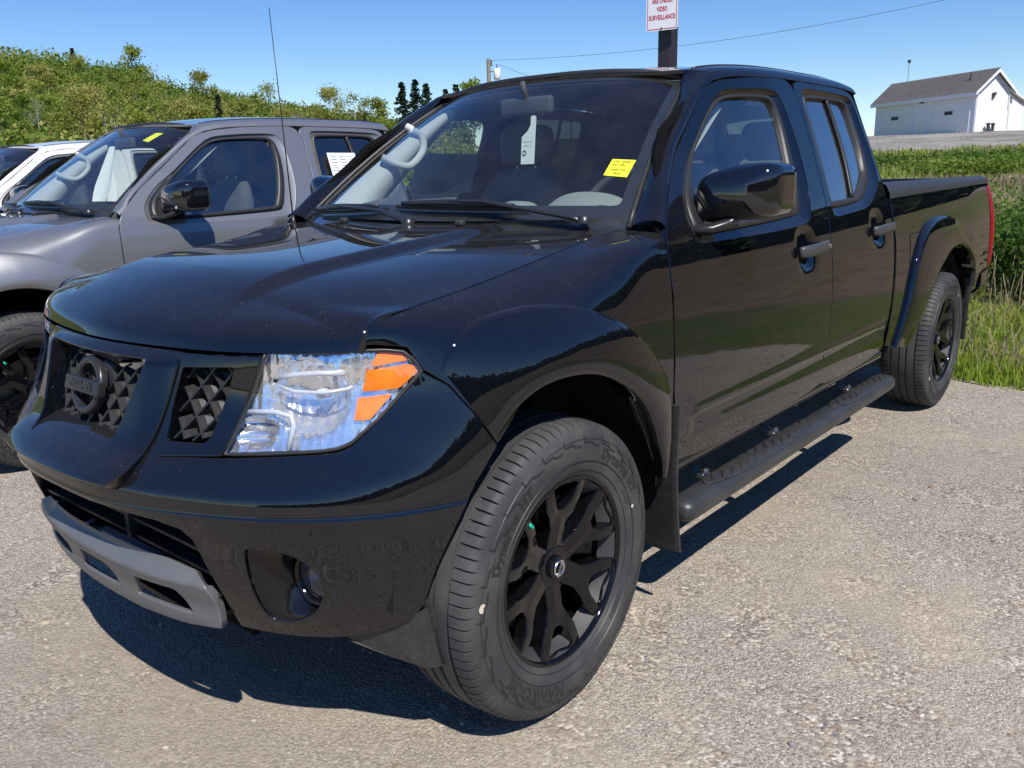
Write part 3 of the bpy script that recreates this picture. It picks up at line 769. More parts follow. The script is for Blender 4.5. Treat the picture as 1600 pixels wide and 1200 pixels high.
    both(T, lambda: panel('fender', wing, uv, P, T, step=.010, scale=(.07, .07), out=(1, 0, .3), depth=.016, lip=.0018, h=(2e-3, 2e-3)))
    # ---- flares
    def flare(O, I, wts, name='fender_flare', far=0.):
        n = 64; O = resample_n(np.array(O), n, False); I = resample_n(np.array(I), n, False); rows = []
        W = np.interp(np.linspace(0, 1, n), np.linspace(0, 1, len(wts)), wts)
        for i in range(n):
            r = []
            for s, b in ((0, -.012), (-.005, .003), (.012, .016), (.04, .021), (.12, .025), (.25, .030), (.45, .036), (.68, .040), (.86, .040), (.95, .037), (.99, .029), (1.01, .012), (1.0, -.03)):
                q = O[i]*(1-s)+I[i]*s
                r.append((float(body_x(np.array(q[0]), np.array(q[1])) if q[0] < 1 else side_x(q[0], q[1]))+(b*W[i] if b > 0 else b), q[0], q[1]))
            rows.append(r)
        return loft(name, rows, P, T, flip=True)
    O = [(-.322, .942), (-.300, .978), (-.26, 1.010), (-.20, 1.034), (-.10, 1.046), (-.01, 1.042), (.10, 1.020), (.22, .968), (.32, .900), (.40, .815), (.445, .73), (.462, .65), (.468, .56), (.470, .50)]
    I = [(-.238, .780), (-.205, .815), (-.165, .846), (-.095, .874), (0, .878), (.10, .858), (.20, .811), (.28, .750), (.335, .68), (.375, .61), (.41, .55), (.43, .50)]
    O = resample(O, .05, False, True); I = resample(I, .05, False, True)
    both(T, lambda: flare(O, I, [.04, .40, .75, .95, 1, 1, 1, 1, 1, .95, .8]))
    O2 = [(2.62, .500), (2.665, .60), (2.705, .72), (2.76, .87), (2.87, 1.00), (3.03, 1.065), (3.25, 1.080), (3.45, 1.060), (3.64, .990), (3.79, .90), (3.88, .80), (3.92, .715), (3.93, .64)]
    I2 = [(2.80, .475), (2.90, .60), (3.00, .70), (3.09, .775), (3.20, .840), (3.35, .895), (3.52, .910), (3.70, .872), (3.84, .800), (3.925, .72), (3.95, .64)]
    # shift so that the arch sits round the axle at 3.554
    O2 = resample(O2, .05, False, True); I2 = resample(I2, .05, False, True)
    both(T, lambda: flare(O2, I2, [.8, 1, 1, 1, 1, 1, 1, 1, .9]))
    # ---- bed
    bed_o = [(2.492, .53), (2.492, 1.190), (2.60, 1.193), (4.555, 1.215), (4.555, .66), (4.30, .60), (3.96, .58), (3.955, .70), (3.90, .79), (3.80, .85), (3.68, .885), (3.52, .905), (3.36, .890), (3.22, .845), (3.10, .775), (3.0, .69), (2.90, .60), (2.78, .505), (2.62, .50)]
    bs, bs2 = both(T, lambda: panel('bed_side', side, resample(bed_o, .03), P, T, step=.045, depth=.03, lip=.003))
    q = panel('fuel_flap', offx(side, -.0008), rounded([(2.705, .875), (2.705, 1.018), (2.880, 1.022), (2.880, .875)], .02), P, bs, step=.03, depth=.0008, lip=.0004)
    fg = MB(); ol = resample(rounded([(2.703, .873), (2.703, 1.020), (2.882, 1.024), (2.882, .873)], .02), .02); p = side(ol); p[:, 0] += .0004; fg.tube(np.vstack([p, p[:1]]), .0016, 6); fg.build('flap_gap', dk, bs)
    # rolled top of the bed wall and its cap
    rows = []
    for y in np.linspace(2.492, 4.56, 14):
        zt = np.interp(y, [2.49, 2.60, 4.56], [1.192, 1.195, 1.217]); xs = float(side_x(y, zt)); z1 = 1.262
        rows.append([(xs+.001, y, zt), (xs+.001, y, zt+.012), (xs-.005, y, zt+.030), (xs-.020, y, z1-.012), (xs-.038, y, z1-.002), (xs-.060, y, z1), (xs-.095, y, z1-.002), (xs-.105, y, z1-.018), (xs-.105, y, z1-.09)])
    both(T, lambda: loft('bed_rail_cap', rows, M['plastic'], T, cap=False, flip=False))
    wl = MB(); wl.box((.775, 3.52, 1.0), (.03, 2.05, .52)); both(T, lambda: wl.build('bed_inner_wall', M['plastic'], T))
    b = MB(); b.box((0, 3.52, .74), (1.60, 2.06, .02)); b.build('bed_floor', M['plastic'], T)
    b = MB(); b.box((0, 2.515, 1.0), (1.52, .03, .50)); b.build('bed_front_wall', M['plastic'], T)
    b = MB(); b.box((0, 4.540, .96), (1.58, .05, .58), bev=.012); tg = b.build('tailgate', P, T, smooth=True)
    b = MB(); b.box((0, 4.575, 1.12), (.24, .02, .06), bev=.006); b.build('handle', M['plastic'], tg, smooth=True)
    # tail lamps
    rows = []
    for z in np.linspace(.68, 1.200, 10):
        x0 = float(side_x(4.5, z)); e = .006*math.sin(math.pi*(z-.68)/.52)
        rows.append([(x0-.002, 4.505, z), (x0+.004+e, 4.515, z), (x0+.003+e, 4.560, z), (x0-.010+e, 4.590, z), (x0-.045, 4.603, z), (x0-.13, 4.603, z), (x0-.13, 4.57, z)])
    both(T, lambda: loft('tail_lamp', rows, M['red_lens'], T, cap=True, flip=False))
    # rear bumper
    rows = []
    for zz, ins in ((.500, .05), (.525, .012), (.60, 0), (.665, .0), (.695, .015), (.700, .05)):
        r = []
        for x, y in ((.905, 4.30), (.905, 4.45), (.895, 4.60), (.86, 4.70), (.78, 4.765), (.5, 4.79), (0, 4.80), (-.5, 4.79), (-.78, 4.765), (-.86, 4.70), (-.895, 4.60), (-.905, 4.45), (-.905, 4.30)):
            lo = .06*max(0, (4.6-y)/.3)*(1 if zz < .6 else 0)
            r.append((x*(1-ins*.6), y-ins, zz+lo))
        rows.append(r)
    loft('rear_bumper', rows, P, T, flip=False)
    # ---- cab: roof, pillars, back
    rf = Net(roof_net_np)
    def roof_full(ab):
        P_ = rf(np.stack([ab[:, 0], rf.nv-np.abs(ab[:, 1])], 1)); P_[:, 0] *= np.sign(ab[:, 1]+1e-12); return P_
    nv = rf.nv
    ol = [(0, -nv), (0, -nv*.5), (0, 0), (0, nv*.5), (0, nv), (rf.nu, nv), (rf.nu, nv*.5), (rf.nu, 0), (rf.nu, -nv*.5), (rf.nu, -nv)]
    ol = [(0, t) for t in np.linspace(-nv, nv, 41)]+[(t, nv) for t in np.linspace(0, rf.nu, 21)[1:-1]]+[(rf.nu, t) for t in np.linspace(nv, -nv, 41)]+[(t, -nv) for t in np.linspace(rf.nu, 0, 21)[1:-1]]
    cr = panel('cab_roof', roof_full, ol, P, T, step=.03, scale=(.165, .085), out=(0, 0, 1), depth=.012, lip=.003)
    # thin ditch moulding either side of the roof
    for s in (1, -1):
        g = MB(); q = roof_full(np.stack([np.linspace(.3, rf.nu-.2, 24), np.full(24, s*(nv-2.6))], 1)); q[:, 2] += .0005; g.tube(q, .0045, 6); g.build('roof_moulding', M['rubber'], cr, smooth=True)
    # windscreen pillar
    rows = []
    for t in np.linspace(0, 1, 15):
        y = .512+(1.15-.512)*t**1.08; zt = float(door_top(y)); a = np.array([float(side_x(y, zt)), y, zt]); b = glass(np.array([[1.0, t]]))[0]+np.array([.004, .004, .006])
        u_ = np.array([.55, -.30, .55])*.034
        r = [a+(b-a)*s+u_*(4*s*(1-s))**.8*(1.0) for s in np.linspace(0, 1, 7)]
        if t > .8:      # merge into the front corner of the roof
            rr = roof_full(np.stack([np.zeros(7), nv-np.linspace(0, 2.9, 7)], 1)); k = (t-.8)/.2
            r = [p*(1-k)+q*k for p, q in zip(r, rr)]
        rows.append(r)
    both(T, lambda: loft('windshield_pillar', rows, P, T, flip=False))
    # rear corner and back wall of the cab
    rows = []
    for z in list(np.linspace(.55, 1.60, 22))+[1.65]:
        yb = 2.458 if z < 1.3 else 2.458-.030*((z-1.3)/.35); x = float(side_x(yb, z)); rows.append([(x, yb, z), (x-.006, yb+.018, z), (x-.024, yb+.032, z), (x-.06, yb+.040, z), (x-.30, yb+.045, z), (0, yb+.05, z)])
    rr = roof_full(np.stack([np.full(6, rf.nu), nv-np.array([0, .5, 1.4, 2.6, 5, nv])], 1)); rows.append([tuple(p) for p in rr])
    both(T, lambda: loft('cab_rear_panel', rows, P, T, flip=False))
    # side structure behind the doors (dark jambs)
    jm = MB()
    def jamb(pts, w_, off_=.030):
        q = np.array(resample(pts, .06, closed=False)); p = side(q); p[:, 0] -= off_; jm.tube(p, w_, 8)
    jamb([(1.69, .55), (1.695, 1.05), (1.745, 1.34), (1.757, 1.60)], .022); jamb([(.54, .55), (.50, .9), (.53, 1.19), (.80, 1.45), (1.09, 1.59), (1.7, 1.63), (2.38, 1.63), (2.43, 1.3), (2.435, .7), (2.40, .55)], .018)
    both(T, lambda: jm.build('door_jamb', dk, T))
    lin = panel('inner_side', offx(side, .050), [(.50, .47), (.50, 1.13), (2.45, 1.13), (2.45, .50)], M['seat'], T, step=.08, depth=.002); mirror(lin, T)  # inner liner added to stop light leaking through the door gaps
    rk = []
    for y in np.linspace(.50, 2.46, 12):
        x = float(side_x(y, .505)); rk.append([(x-.012, y, .508), (x-.002, y, .500), (x-.004, y, .478), (x-.016, y, .462), (x-.05, y, .455), (x-.10, y, .47)])
    both(T, lambda: loft('rocker_panel', rk, P, T, flip=False))
    # windscreen
    ws = panel('windshield', glass, [(-1, 0), (0, 0), (1, 0), (1, 1), (0, 1), (-1, 1)], M['clear'], T, step=.05, scale=(.65, .8), out=(0, -1, .5), depth=.004, lip=.0008)
    fr_ = panel('windshield_border', glass, [(-1, -.02), (0, -.02), (1, -.02), (1, 1.02), (0, 1.02), (-1, 1.02)], M['satin'], ws, holes=[rounded([(-.945, .125), (0, .150), (.945, .125), (.945, .955), (0, .962), (-.945, .955)], .03)], step=.03, scale=(.65, .8), out=(0, -1, .5), off=-.006, depth=.001, lip=.0003)
    g = MB()
    e = [glass(np.array([[s, t]]))[0] for s, t in [(-1, t) for t in np.linspace(0, 1, 12)]]; g.tube(np.array(e)+[-.004, -.002, .004], .008, 8)
    e2 = [glass(np.array([[1, t]]))[0] for t in np.linspace(0, 1, 12)]; g.tube(np.array(e2)+[.004, -.002, .004], .008, 8)
    e3 = [glass(np.array([[s, 1]]))[0] for s in np.linspace(-1, 1, 20)]; g.tube(np.array(e3)+[0, 0, .006], .011, 8)
    g.build('windshield_moulding', M['rubber'], T, smooth=True)
    # cowl
    rows = []
    for s in np.linspace(-1, 1, 30):
        a = glass(np.array([[s, .045]]))[0]; x = a[0]*.985; hb_ = hood(np.array([[x*.985, 1.0]]))[0]
        rows.append([a+[0, -.004, .006], (a+hb_)/2+[0, 0, -.006], hb_+[0, .004, -.016], hb_+[0, -.01, -.06]])
    loft('cowl', rows, M['plastic'], T)
    # wipers
    for pv, el, t0, t1 in (((-.40, .10), None, (-.96, .045), (-.18, .10)), ((.36, .085), None, (-.14, .115), (.60, .095))):
        def gp(s, t, up=.018): return glass(np.array([[s, t]]))[0]+np.array([0, -.6, .8])*up
        wp = empty('wiper'); wp.parent = T
        b = MB(); b.tube([gp(t0[0]+(t1[0]-t0[0])*k, t0[1]+(t1[1]-t0[1])*k, .010) for k in np.linspace(0, 1, 10)], .0055, 6, flat=(.6, 1.3)); b.build('blade', M['rubber'], wp)
        b = MB(); b.tube([gp(t0[0]+(t1[0]-t0[0])*k, t0[1]+(t1[1]-t0[1])*k, .024+.010*(1-abs(2*k-1))) for k in np.linspace(.08, .92, 10)], [.006, .009, .010, .011, .012, .012, .011, .010, .009, .006], 6); b.build('blade_bridge', M['satin'], wp, smooth=True)
        mid = ((t0[0]+t1[0])/2, (t0[1]+t1[1])/2); pvx = mid[0]+.62
        b = MB(); b.tube([gp(mid[0], mid[1], .038), gp(mid[0]+.18, mid[1]-.012, .045), gp(mid[0]+.40, .055, .040), gp(pvx-.04, .025, .030), gp(pvx, .010, .026)], [.008, .009, .012, .015, .018], 8, flat=(1, .6)); b.lathe([(0, .022), (.02, .02), (.024, 0)], c=gp(pvx, .010, .020), axis='z', n=14); b.build('arm', M['satin'], wp, smooth=True)
    # ---- bonnet
    xs = np.linspace(-.715, .715, 41)
    ol = [(x, 0.0) for x in xs]+[(.7175, s) for s in np.linspace(0, 1, 24)[1:-1]]+[(x, 1.0) for x in xs[::-1]]+[(-.7175, s) for s in np.linspace(1, 0, 24)[1:-1]]
    ol = [(x, s) for x, s in ol]
    hd = panel('hood', hood, ol, P, T, step=.012, scale=(1, 1.05), out=(0, 0, 1), depth=.018, lip=.0030)
    for sx_ in (-.27, .27):
        p = hood(np.array([[sx_, .955]]))[0]; n = MB(); n.box(p+[0, 0, .008], (.030, .024, .020), bev=.007); n.build('washer_nozzle', M['plastic'], hd, smooth=True)
    # ---- nose: bumper, grille, lamps
    def nz(pts): return inv(nose, (-1.56, 1.56, .33, 1.03), pts, 200)
    def nx(x, z):     # point of the nose surface by x and height, near the front
        return (x, float(np.interp(abs(x), [0, .25, .43, .58, .69, .775, .825], [-.74, -.72, -.69, -.61, -.53, -.45, -.37])), z)
    def nzx(pts):     # (x, z) list -> (angle, z)
        out = []
        for x, z in pts:
            ph = 0.; 
            for _ in range(40):
                r = float(nose_r(np.array(ph), np.array(z))); ph = ph+.8*(math.asin(max(-1, min(1, x/r)))-ph)
            out.append((ph, z))
        return out
    lampL = [(.540, -.564, .988), (.62, -.52, .990), (.703, -.450, .991), (.735, -.414, .990), (.760, -.384, .984), (.776, -.370, .965), (.787, -.360, .943), (.771, -.396, .906), (.746, -.448, .853), (.713, -.500, .806), (.695, -.52, .797), (.668, -.540, .792), (.578, -.601, .785), (.487, -.652, .780)]
    lamp = nz(lampL)
    topc = [(0, .706), (.262, .706), (.300, .728), (.330, .760), (.40, .767), (.484, .771)]
    top = nzx(topc)
    low = nz([(.578, -.601, .776), (.668, -.540, .783), (.700, -.52, .788), (.719, -.500, .799), (.753, -.448, .849), (.778, -.396, .902), (.793, -.360, .938), (.819, -.315, .905), (.853, -.276, .840), (.879, -.236, .766)])
    rear = nz([(.884, -.262, .740), (.880, -.300, .700), (.868, -.335, .640), (.855, -.362, .580), (.842, -.388, .52), (.826, -.405, .46), (.812, -.412, .41)])
    bot = nzx([(.775, .392), (.74, .378), (.70, .366), (.64, .358), (.58, .356), (.50, .360), (.455, .365)])
    inn = nzx([(.458, .45), (.450, .53), (.441, .60), (.420, .625), (.36, .640), (.25, .648), (0, .652)])
    half = [tuple(p) for p in top]+[tuple(p) for p in low]+[tuple(p) for p in rear]+[tuple(p) for p in bot]+[tuple(p) for p in inn]
    full = half+[(-a, b_) for a, b_ in half[::-1] if abs(a) > 1e-4]
    fog = nzx([(.543, .583), (.57, .589), (.60, .588), (.635, .576), (.662, .545), (.670, .505), (.664, .465), (.640, .427), (.604, .402), (.566, .394), (.536, .408), (.528, .45), (.530, .515)])
    fog = resample(np.array(fog), .02, True, True); fogR = fog*[-1, 1]
    def bump_f(ab):   # bumper skin with its upper crease line
        P_ = nose(ab); n_ = np.stack([np.sin(ab[:, 0]), -np.cos(ab[:, 0]), 0*ab[:, 0]], 1)
        z = ab[:, 1]; k = -.0055*sstep(.668, .656, z)*sstep(.44, .655, z)
        return P_-n_*k[:, None]
    bp_ = panel('front_bumper', bump_f, full, P, T, holes=[fog, fogR], step=.0062, scale=(1.02, 1), out=(0, -1, 0), depth=.020, hole_depth=.012, lip=.0035)
    # fog lamp recess and lamp
    for s in (1, -1):
        A = resample_n(fog, 48); pa = nose(A); 
        c = np.array([.622, -.545, .497]); ax = np.array([.10, -1, 0.]); ax /= np.linalg.norm(ax); e1 = np.cross(ax, [0, 0, 1.]); e1 /= np.linalg.norm(e1); e2 = np.cross(e1, ax)
        cen = pa.mean(0); ang = np.arctan2((pa-cen)@e2, (pa-cen)@e1)
        ringp = lambda r, d_: np.array([c+e1*r*math.cos(t)+e2*r*math.sin(t)+ax*d_ for t in ang])
        rws = [pa-[0, -.010, 0], pa*.72+ringp(.062, .0)*.28, pa*.30+ringp(.062, -.005)*.70, ringp(.060, -.01)]
        rws = [np.array([(p[0]*s, p[1], p[2]) for p in r]) for r in rws]
        rc_ = loft('fog_lamp_recess', rws, M['gloss_plastic'], T, closed=True, flip=(s > 0))
        fl = empty('fog_lamp'); fl.parent = T
        mb = MB(); ring = lambda r, d_: [tuple((c+e1*r*math.cos(t)+e2*r*math.sin(t)+ax*d_)*[s, 1, 1]) for t in np.linspace(0, 2*math.pi, 40, endpoint=False)]
        loft('lamp_ring', [ring(.061, -.03), ring(.061, .004), ring(.056, .010), ring(.050, .006), ring(.048, -.02)], M['gloss_plastic'], fl, closed=True)
        loft('lamp_bowl', [ring(.048, -.004), ring(.036, -.035), ring(.014, -.05), ring(.0, -.052)], M['fog_bowl'], fl, closed=True)
        loft('lamp_lens', [ring(.049, -.002), ring(.040, .006), ring(.02, .011), ring(.0, .012)], M['lamp_clear'], fl, closed=True)
    # lower intake, skid plate
    def sk(off_):
        def f(ab):
            P_ = nose(ab); n_ = np.stack([np.sin(ab[:, 0]), -np.cos(ab[:, 0]), 0*ab[:, 0]], 1); z = ab[:, 1]
            d_ = off_+.012+.020*sstep(.43, .36, z)-.044*sstep(.468, .512, z)
            return P_+n_*d_[:, None]
        return f
    so_ = nzx([(0, .513), (.15, .512), (.30, .507), (.385, .499), (.420, .480), (.432, .45), (.430, .405), (.425, .372), (.36, .366), (.345, .362), (.30, .358), (.20, .354), (.16, .350), (.09, .352), (0, .352)])
    so_full = so_+[(-a, b_) for a, b_ in so_[::-1] if abs(a) > 1e-4]
    slots = []
    for cx in (-.265, 0, .265):
        slots.append(nzx(rounded([(cx-.100, .390), (cx-.072, .456), (cx+.072, .456), (cx+.100, .390)], .014)))
    skp = panel('skid_plate', sk(.0), so_full, M['silver_trim'], T, holes=slots, step=.018, out=(0, -1, 0), depth=.02, hole_depth=.010, lip=.004)
    for cx in (-.265, 0, .265):
        b = MB(); b.box((cx, -.655+.08*abs(cx), .415), (.20, .012, .085)); b.build('skid_slot_shade', dk, skp)  # black plate behind each slot, shade put into its colour
    itk = MB(); itk.box((0, -.60, .50), (.92, .012, .34)); itk.build('intake_back', dk, T)
    for k in range(5):
        b = MB(); b.box((0, -.655, .45+.045*k), (.88, .03, .008)); b.build('intake_slat', M['plastic'], T)
    b = MB(); b.box((.06, -.66, .56), (.02, .04, .18)); b.build('intake_post', M['plastic'], T)
    b = MB(); b.box((0, -.50, .372), (.78, .36, .012)); b.build('leak_tray', M['plastic'], T)  # unseen tray added to keep light from leaking into the front shadow
    # grille
    boxh = nzx(rounded([(-.243, .960), (.243, .960), (.180, .748), (-.180, .748)], .014, 4))
    gf = nzx([(0, .975), (.30, .975), (.325, .960), (.312, .88), (.300, .80), (.288, .735), (.262, .712), (0, .712)])
    gf = gf+[(-a, b_) for a, b_ in gf[::-1] if abs(a) > 1e-4]
    def gfr(ab):
        P_ = nose(ab); z = ab[:, 1]; n_ = np.stack([np.sin(ab[:, 0])*.4, -np.ones(len(ab)), 0*ab[:, 0]], 1); a = np.abs(ab[:, 0])
        d_ = (.018-.012*sstep(.235, .30, a))*sstep(.975, .95, z)+.018*sstep(.77, .72, z)
        return P_+n_*d_[:, None]
    gsrnd = nzx([(0, .9755), (.30, .9755), (.42, .977), (.535, .980)])+[tuple(nzx([(.481, .779)])[0])]+nzx([(.40, .773), (.333, .766), (.305, .735), (.27, .716), (0, .716)])
    gs = gsrnd+[(-a, b_) for a, b_ in gsrnd[::-1] if abs(a) > 1e-4]
    sh = nzx(rounded([(.335, .948), (.478, .957), (.446, .808), (.436, .796), (.330, .792), (.322, .87)], .010, 4)); shR = [(-a, b_) for a, b_ in sh]
    big = nzx(rounded([(-.27, .962), (.27, .962), (.22, .745), (-.22, .745)], .02))
    gr = empty('grille'); gr.parent = T
    panel('grille_surround', nose, gs, P, gr, holes=[sh, shR, big], step=.022, out=(0, -1, 0), depth=.02, hole_depth=.045, lip=.003)
    panel('grille_frame', gfr, gf, P, gr, holes=[boxh], step=.018, out=(0, -1, 0), depth=.030, hole_depth=.055, lip=.004)
    # mesh: diagonal bars with a blade shape, one object per opening
    def mesh_grid(poly, dep, name='grille_mesh'):
        poly = np.array(poly); mb = MB(); wb = MB(); x0, x1 = poly[:, 0].min(), poly[:, 0].max(); z0, z1 = poly[:, 1].min(), poly[:, 1].max()
        p = .052; bars = []
        for sgn in (1, -1):
            for k in range(-14, 15):
                c = (x0+x1)/2+k*p
                ts = np.linspace(-.4, .4, 161); X = c+sgn*ts*.82; Z = (z0+z1)/2+ts
                ins = pip(np.stack([X, Z], 1), poly); i = 0
                while i < len(ts):
                    if ins[i]:
                        j = i
                        while j+1 < len(ts) and ins[j+1]: j += 1
                        if j-i >= 2:
                            pts = [(X[q], 0, Z[q]) for q in range(i, j+1, 3)]+[(X[j], 0, Z[j])]
                            P3 = []
                            for x, _, z in pts:
                                ph = nzx([(x, z)])[0]; q = nose(np.array([ph]))[0]; P3.append(q+[0, dep, 0])
                            P3 = np.array(P3); d_ = np.gradient(P3, axis=0); d_ /= np.linalg.norm(d_, axis=1, keepdims=True); nn = np.cross(d_, [0, 1., 0]); nn /= np.linalg.norm(nn, axis=1, keepdims=True)
                            w = .0046
                            V = np.concatenate([P3+nn*w*.5-[0, .003, 0], P3-nn*w*.5-[0, .003, 0], P3-nn*w*1.2+[0, .030, 0], P3+nn*w*1.2+[0, .030, 0]]); n = len(P3); F = []
                            for q in range(n-1):
                                for a_, b_ in ((0, 1), (1, 2), (2, 3), (3, 0)): F.append((a_*n+q, b_*n+q, b_*n+q+1, a_*n+q+1))
                            mb.add(V, F)
                        i = j+1
                    else: i += 1
        # webs: the lower half of each diamond is filled by a scoop
        for ki in range(-14, 15):
            for kj in range(-14, 15):
                cx = (x0+x1)/2+(ki+kj+1)*p/2; cz = (z0+z1)/2+(ki-kj)*p/2/.82
                q = np.array([(cx-p*.47, cz), (cx, cz-p*.575), (cx+p*.47, cz), (cx, cz-p*.13)])
                if pip(q, poly).all():
                    P3 = []
                    for kk, (x, z) in enumerate(q):
                        ph = nzx([(x, z)])[0]; r_ = nose(np.array([ph]))[0]; P3.append(r_+[0, dep+(.010 if kk != 3 else .026), 0])
                    wb.add(P3, [(0, 1, 3)])
        if wb.n: q_ = wb.build('grille_scoop', M['web'], gr); q_['kind'] = 'stuff'
        o_ = mb.build(name, M['satin'], gr); o_['kind'] = 'stuff'; return o_
    mesh_grid([(-.238, .957), (.238, .957), (.178, .748), (-.178, .748)], .030)
    mesh_grid([(.335, .948), (.478, .957), (.446, .808), (.436, .796), (.330, .792), (.322, .87)], .022)
    mesh_grid([(-.335, .948), (-.478, .957), (-.446, .808), (-.436, .796), (-.330, .792), (-.322, .87)], .022)
    rows = []
    for x in np.linspace(-.180, .180, 15):
        p0_ = gfr(np.array(nzx([(x, .747)])))[0]; p1_ = nose(np.array(nzx([(x*1.03, .785)])))[0]; rows.append([p0_+[0, .004, 0], p0_*.5+p1_*.5+[0, .016, .004], p1_+[0, .034, 0]])
    loft('grille_ledge', rows, P, gr)
    # badge
    em = empty('emblem'); em.parent = gr
    c = np.array([0, -.702, .872]); tilt = np.array(Matrix.Rotation(math.radians(-17), 3, 'X'))
    rws = []
    for r, d_ in ((.069, .016), (.070, .002), (.066, -.004), (.054, -.004), (.050, .004), (.050, .016)):
        rws.append([tuple(c+tilt@np.array([r*1.02*math.cos(t), d_, r*math.sin(t)])) for t in np.linspace(0, 2*math.pi, 56, endpoint=False)])
    loft('emblem_ring', rws, M['satin'], em, closed=True)
    b = MB(); b.box((0, 0, 0), (.172, .020, .034), bev=.003); V = np.concatenate(b.V)@tilt.T+c+[0, -.004, 0]; b.V = [V]; b.build('emblem_bar', M['satin'], em, smooth=True, angle=.5)
    V, F = text_pts('NISSAN', .029, .0008, 1.12, .0008); V = np.stack([V[:, 0], -V[:, 2]*1-.0158, V[:, 1]], 1)@tilt.T+c; b = MB(); b.add(V, F); b.build('emblem_letters', M['plastic'], em)
    b = MB(); b.box((0, -.640, .87), (.13, .07, .13), bev=.02); b.build('emblem_mount', M['satin'], em, smooth=True)
    b = MB(); b.box((0, -.56, .86), (1.0, .012, .25)); b.build('grille_back', dk, gr)
    # head lamps
    for s in (1, -1):
        L = lamp*[s, 1]; hl = empty('headlight'); hl.parent = T
        ins = lambda d_: (lambda ab: nose(ab)-np.stack([np.sin(ab[:, 0]), -np.cos(ab[:, 0]), 0*ab[:, 0]], 1)*(d_(ab)[:, None] if callable(d_) else d_))
        # the chromed inner moulding with two deep bowls
        b1 = nzx([(s*.622, .893)])[0]; b2 = nzx([(s*.532, .822)])[0]
        def dep(ab, b1=b1, b2=b2):
            a, z = ab[:, 0], ab[:, 1]
            r1 = np.hypot((a-b1[0])/.083, (z-b1[1])/.080); r2 = np.hypot((a-b2[0])/.048, (z-b2[1])/.034)
            rt = .0022*np.sin(a*230)*sstep(.3, .9, r1)*sstep(1.05, .95, r1)
            d_ = .020+.060*np.sqrt(np.clip(1-(r1*.98)**4, 0, 1))*sstep(1.0, .93, r1)+.022*np.clip(1-r2**2, 0, 1)+.006*np.sin(z*160)*sstep(1.1, .9, r2)+rt
            d_ = d_+.003*np.sin(a*34+2)*np.cos(z*47)+.0016*np.sin(a*300)*sstep(1.0, 1.15, r1)*sstep(1.0, 1.2, r2)
            return d_
        panel('reflector', ins(dep), L, M['reflector'], hl, step=.007, out=(0, -1, 0), depth=.002, lip=.0005)
        # bulb shield and bulb
        p = nose(np.array([b1]))[0]; b = MB(); b.lathe([(0, .0), (.004, .011), (.03, .012), (.034, .0)], c=p+[0, .028, .004], axis='y', n=20); b.build('bulb', M['lamp_white'], hl, smooth=True)
        b = MB(); b.tube([nose(np.array(nzx([(s*x, z)])))[0]+[0, .022, 0] for x, z in ((.553, .932), (.585, .940), (.63, .944), (.675, .944))], .006, 8); b.tube([nose(np.array(nzx([(s*x, z)])))[0]+[0, .020, 0] for x, z in ((.556, .915), (.585, .905), (.64, .903), (.685, .912))], .004, 8); b.tube([nose(np.array(nzx([(s*x, z)])))[0]+[0, .012, 0] for x, z in ((.496, .862), (.56, .864), (.592, .856), (.600, .84), (.604, .79))], .0055, 8); b.build('bezel', M['lamp_white'], hl, smooth=True)
        for seg in ([(.727, -.440, .958), (.731, -.425, .985), (.757, -.388, .983), (.770, -.375, .966)], [(.715, -.460, .908), (.722, -.447, .950), (.768, -.380, .958), (.778, -.366, .952), (.783, -.364, .941), (.764, -.403, .910)], [(.710, -.482, .850), (.710, -.468, .895), (.757, -.415, .898), (.734, -.460, .851)]):
            q = nz(seg)*[s, 1]; panel('amber_lens', ins(.008), rounded(q, .004, 3), M['amber'], hl, step=.012, out=(0, -1, 0), depth=.012, lip=.001)
        panel('lamp_cover', ins(.001), L, M['lamp_clear'], hl, step=.03, out=(0, -1, 0), depth=.004, lip=.0015)
        g = MB(); q = nose(resample(L, .02)); q = q+np.array([0, .004, 0]); g.tube(np.vstack([q, q[:1]]), .0042, 6); g.build('lamp_gasket', M['rubber'], hl, smooth=True)
    # ---- unseen black box and liner added to stop light leaking through gaps
    b = MB(); b.box((0, .0, .74), (1.10, .62, .44)); b.box((0, .02, 1.02), (1.0, .64, .08)); b.build('light_leak_block', dk, T)
    il = panel('fender_leak_liner', offx(lambda ab: wing(ab)*[1, 1, 1]-np.array([0, 0, .02]), .03), [(4.5, 9.5), (4.5, wing.nv), (wing.nu, wing.nv), (wing.nu, 7)], dk, T, step=.04, scale=(.07, .07), depth=.001); mirror(il, T)
    for yc, x1 in ((-.01, .86), (3.50, .86)):
        rows = []
        for a in np.linspace(math.radians(-8), math.radians(176), 28):
            R = .50 if math.cos(a) > -.3 or yc > 1 else .46; x1_ = x1 if math.cos(a) > -.3 or yc > 1 else .78; rows.append([(x1_, yc+R*math.cos(a), .40+R*math.sin(a)), (.62, yc+R*math.cos(a), .40+R*math.sin(a)), (.52, yc+(R-.01)*math.cos(a), .40+(R-.01)*math.sin(a)), (.50, yc, .40)])
        both(T, lambda: loft('wheel_well', rows, M['arch_liner'], T, flip=False))
    b = MB()
    for s in (1, -1):
        b.box((s*.42, 2.0, .46), (.09, 5.0, .12)); 
    b.box((0, 0, .36), (1.3, .10, .08)); b.tube([(-.72, 3.554, .38), (.72, 3.554, .38)], .045, 12); b.lathe([(-.13, 0), (-.12, .1), (.12, .1), (.13, 0)], c=(0, 3.554, .38), axis='y', n=20); b.box((0, .9, .44), (.5, 1.6, .14)); b.box((0, 1.5, .50), (1.55, 2.0, .03))
    b.build('chassis', dk, T)
